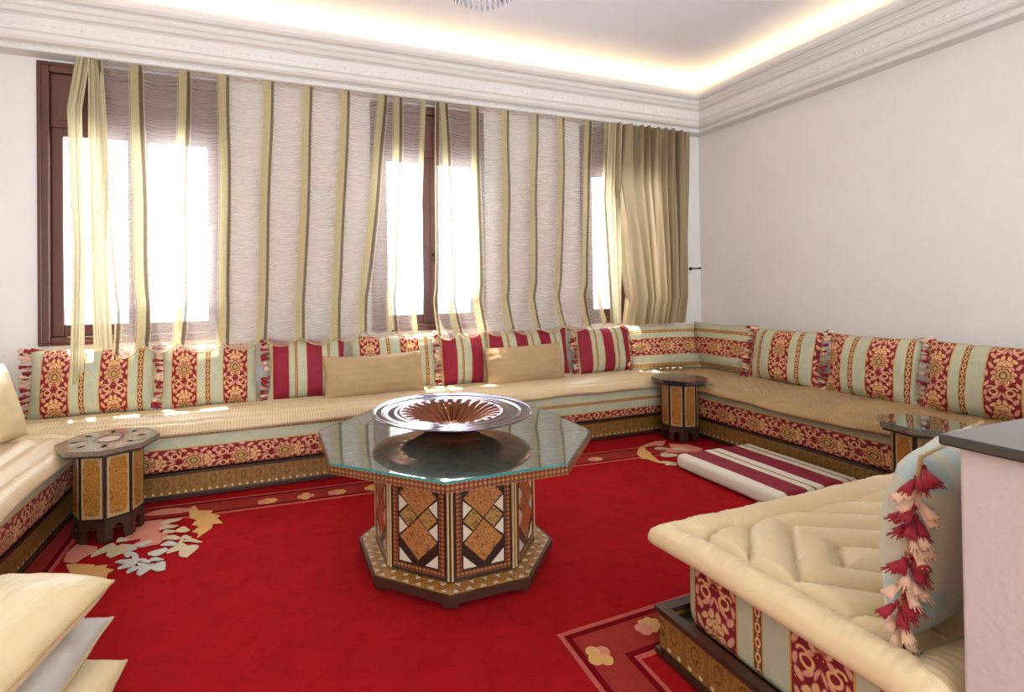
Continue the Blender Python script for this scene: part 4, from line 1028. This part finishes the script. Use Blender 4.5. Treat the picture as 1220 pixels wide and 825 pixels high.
# ---------------------------------------------------------------- curtains
YC = 4.25
def sheer_curtain(label, name, stripes_, ylow=4.15, seed=1., nper=20, zscal=.06):
    """stripes_: (x_top, x_bottom, z_bottom) for each woven stripe, left to right"""
    o = thing(name, label, 'curtain', ((stripes_[0][0]+stripes_[-1][0])/2, YC, 0))
    ox = o.location.x
    n = len(stripes_); S = np.linspace(0, n-1, (n-1)*nper+1); K = np.arange(n)
    xt = np.interp(S, K, [q[0]*1.012 for q in stripes_]); xb = np.interp(S, K, [q[1] for q in stripes_]); zb = np.interp(S, K, [q[2] for q in stripes_])
    fr = S % 1; zb = zb-zscal*4*fr*(1-fr)
    nv = 70; b = np.linspace(0, 1, nv)
    bend = b**1.15
    X_ = xt[:, None]*(1-bend)+xb[:, None]*bend
    wob = np.interp(b, [0, .15, .3, .5, .8, 1], [0, .25, 1, .8, .6, 0.5])
    X_ = X_+wob*.006*np.sin(np.round(S)[:, None]*2.3+seed)+.004*np.sin(S[:, None]*3+b*9+seed)
    Z_ = 2.995*(1-b)+zb[:, None]*b
    zz_ = Z_.mean(0); yy = np.interp(zz_, [.86, .93, 1.02, 1.2, 3.0], [3.985, 4.0, 4.08, 4.2, YC])
    X_ = X_*(1-(1-3.99/4.15)*np.interp(b, [0, .8, 1], [0, .25, 1]))
    Y_ = yy[None, :]+.016*np.cos(2*PI*S)[:, None]*(.3+.7*b)+.008*np.sin(S*5)[:, None]*b[None]+.006*np.sin(b*14+seed)[None, :]*np.sin(S*1.7)[:, None]
    V = np.stack([X_-ox, Y_-YC, Z_], -1).reshape(-1, 3)
    m = len(S); i, j = np.meshgrid(np.arange(m-1), np.arange(nv-1), indexing='ij'); k = (i*nv+j).ravel()
    F = np.stack([k, k+1, k+nv+1, k+nv], -1)
    near = np.round(S).astype(int); dist = X_-X_[near*nper]
    sagv = Z_+.045*(np.abs(2*(S % 1)-1)[:, None]**2)*-1
    UV = np.stack([(near[:, None]+np.clip(dist, -.4, .4)).ravel(), sagv.ravel()], -1)
    link('gauze', new_mesh('gauze', V, F, M_SHEER, None, UV, True), o)
    # scalloped hem cord
    g = G(); last = [(float(X_[q, -1]-ox), float(Y_[q, -1]-YC-.002), float(Z_[q, -1])) for q in range(0, m, 2)]
    g.tube(last, .004, 5); g.build('hem_cord', M_PIPE, o, True)
    return o
P1 = [(-1.153, -1.047, .90), (-.892, -.863, .95), (-.584, -.629, .95), (-.31, -.334, .93), (.009, -.063, .955), (.308, .221, .955), (.602, .493, .945), (.919, .718, .985), (1.05, .971, .985), (1.299, 1.191, .975)]
P2 = [(1.376, 1.364, .93), (1.47, 1.559, .945), (1.76, 1.801, .955), (2.072, 2.078, .95), (2.382, 2.367, .955), (2.677, 2.631, .965), (2.976, 2.916, .96), (3.217, 3.133, .985)]
c1 = sheer_curtain('long sheer curtain with gold stripes across the left and middle windows', 'sheer_curtain', P1, seed=1.)
c2 = sheer_curtain('sheer striped curtain from the middle window gap to the gold drape', 'sheer_curtain', P2, seed=2.)
def folds(name, cols, mat, parent, ox, ytop=YC, ybot=4.13, nf=40, amp=.03, freq=3.2, seed=1., nv=60, zt=2.995):
    """cols: list of (b, x_left, x_right) with b the fraction from top to bottom; last entry gives the hem; zb list"""
    bs = [c[0] for c in cols]; b = np.linspace(0, 1, nv); a = np.linspace(0, 1, nf*6+1)
    xl = np.interp(b, bs, [c[1] for c in cols]); xr = np.interp(b, bs, [c[2] for c in cols]); zz = np.interp(b, bs, [c[3] for c in cols])
    w = a[:, None]
    X_ = xl[None]*(1-w)+xr[None]*w
    ph = w*2*PI*freq+np.sin(w*7+seed)*1.2+np.sin(w*23+seed*2)*.7+b[None]*np.sin(w*9+seed)*1.6
    Y_ = ytop+(ybot-ytop)*b[None]+amp*np.sin(ph)+amp*.35*np.sin(ph*2.3+b[None]*3+seed)+0*w
    X_ = X_+amp*.45*np.cos(ph)*np.minimum(1, b[None]*4)*.8
    Z_ = zz[None]+0*w+.010*np.sin(ph+1)*b[None]
    V = np.stack([X_-ox, Y_-YC, Z_], -1).reshape(-1, 3); m = len(a)
    i, j = np.meshgrid(np.arange(m-1), np.arange(nv-1), indexing='ij'); k = (i*nv+j).ravel()
    F = np.stack([k, k+1, k+nv+1, k+nv], -1)
    return link(name, new_mesh(name, V, F, mat, None, np.stack([np.repeat(a, nv), V[:, 2]], -1), True), parent)
o = c1.location.x
folds('gathered_selvedge', [(0, -1.275, -1.19, 2.995), (.18, -1.32, -1.225, 2.6), (.6, -1.255, -1.18, 1.6), (1, -1.25, -1.165, .72)], M_BUNCH, c1, o, nf=8, amp=.014, freq=1.6, seed=3., ybot=3.99)
folds('gathered_selvedge', [(0, -1.20, -1.11, 2.995), (.3, -1.19, -1.07, 2.3), (.6, -1.165, -1.075, 1.6), (1, -1.135, -1.03, .895)], M_BUNCH, c1, o, nf=8, amp=.014, freq=1.8, seed=5., ybot=4.10)
dr = thing('drape', 'opaque gold and grey satin drape gathered in the corner beside the right window', 'curtain', (3.75, YC, 0))
folds('folded_cloth', [(0, 3.30, 4.30, 2.995), (.3, 3.24, 4.28, 2.4), (.6, 3.34, 4.24, 1.75), (.85, 3.42, 4.2, 1.2), (1, 3.36, 4.14, .93)], M_DRAPE, dr, 3.75, ybot=4.17, amp=.042, freq=8.5, seed=2., nf=60, nv=80)
folds('loose_strand', [(0, 3.24, 3.42, 2.995), (.4, 3.15, 3.34, 2.2), (.75, 3.16, 3.30, 1.5), (1, 3.17, 3.27, .95)], M_BUNCH, dr, 3.75, ybot=4.13, amp=.02, freq=1.8, seed=6., nf=12)
g = G(); g.cyl((0, 0, 0), (0, -.13, 0), .007, n=8); g.cyl((0, -.13, 0), (0, -.145, 0), .014, .010, n=10); g.cyl((0, 0, 0), (0, -.008, 0), .02, n=12)
o = g.build('curtain_holdback', M_METALD, None, True); o.location = (4.40, YB, 1.50); tag(o, 'small dark metal curtain hook on the wall beside the gold drape', 'hook')
g = G(); g.cyl((0, 0, 0), (5.72, 0, 0), .010, n=10)
for x in (.1, 2.1, 4.1, 5.6): g.box(x, x+.02, 0, YB-YC-.005, -.005, .005)
o = g.build('curtain_rod', M_METALD); o.location = (-1.27, YC+.01, 3.0); tag(o, 'thin curtain rail tucked under the cornice above the windows', 'curtain rail')

# ---------------------------------------------------------------- chandelier above the table (only its crystal fringe shows)
t = thing('chandelier', 'crystal fringe chandelier hanging over the coffee table, cut by the top edge', 'chandelier', (1.02, 2.3, 2.775))
g = G(); g.cyl((0, 0, .12), (0, 0, ZC-2.775), .008); g.cyl((0, 0, ZC-2.775-.03), (0, 0, ZC-2.775), .06, n=20); g.build('stem', M_METALD, t)
g = G(); g.tube([(.17*math.cos(a), .17*math.sin(a), .10) for a in np.linspace(0, 2*PI, 33)[:-1]], .008, 6, closed=True); g.tube([(.10*math.cos(a), .10*math.sin(a), .05) for a in np.linspace(0, 2*PI, 25)[:-1]], .006, 6, closed=True)
for k in range(4):
    a = k*PI/2; g.cyl((.17*math.cos(a), .17*math.sin(a), .10), (0, 0, .3), .003, n=5); g.cyl((.10*math.cos(a), .10*math.sin(a), .05), (.17*math.cos(a), .17*math.sin(a), .10), .003, n=5)
g.build('ring_frame', M_PEARL, t)
gg = G(); gg.cyl((0, 0, 0), (0, 0, -.05), .004, .007, 6); gg.cyl((0, 0, -.05), (0, 0, -.075), .007, .001, 6); cm = new_mesh('crystal', gg.v, gg.f, M_CRYS)
for k in range(36):
    a = k*2*PI/36; o = link('crystal', cm, t); o.location = (.17*math.cos(a), .17*math.sin(a), .095)
for k in range(20):
    a = k*2*PI/20; o = link('crystal', cm, t); o.location = (.10*math.cos(a), .10*math.sin(a), .045)
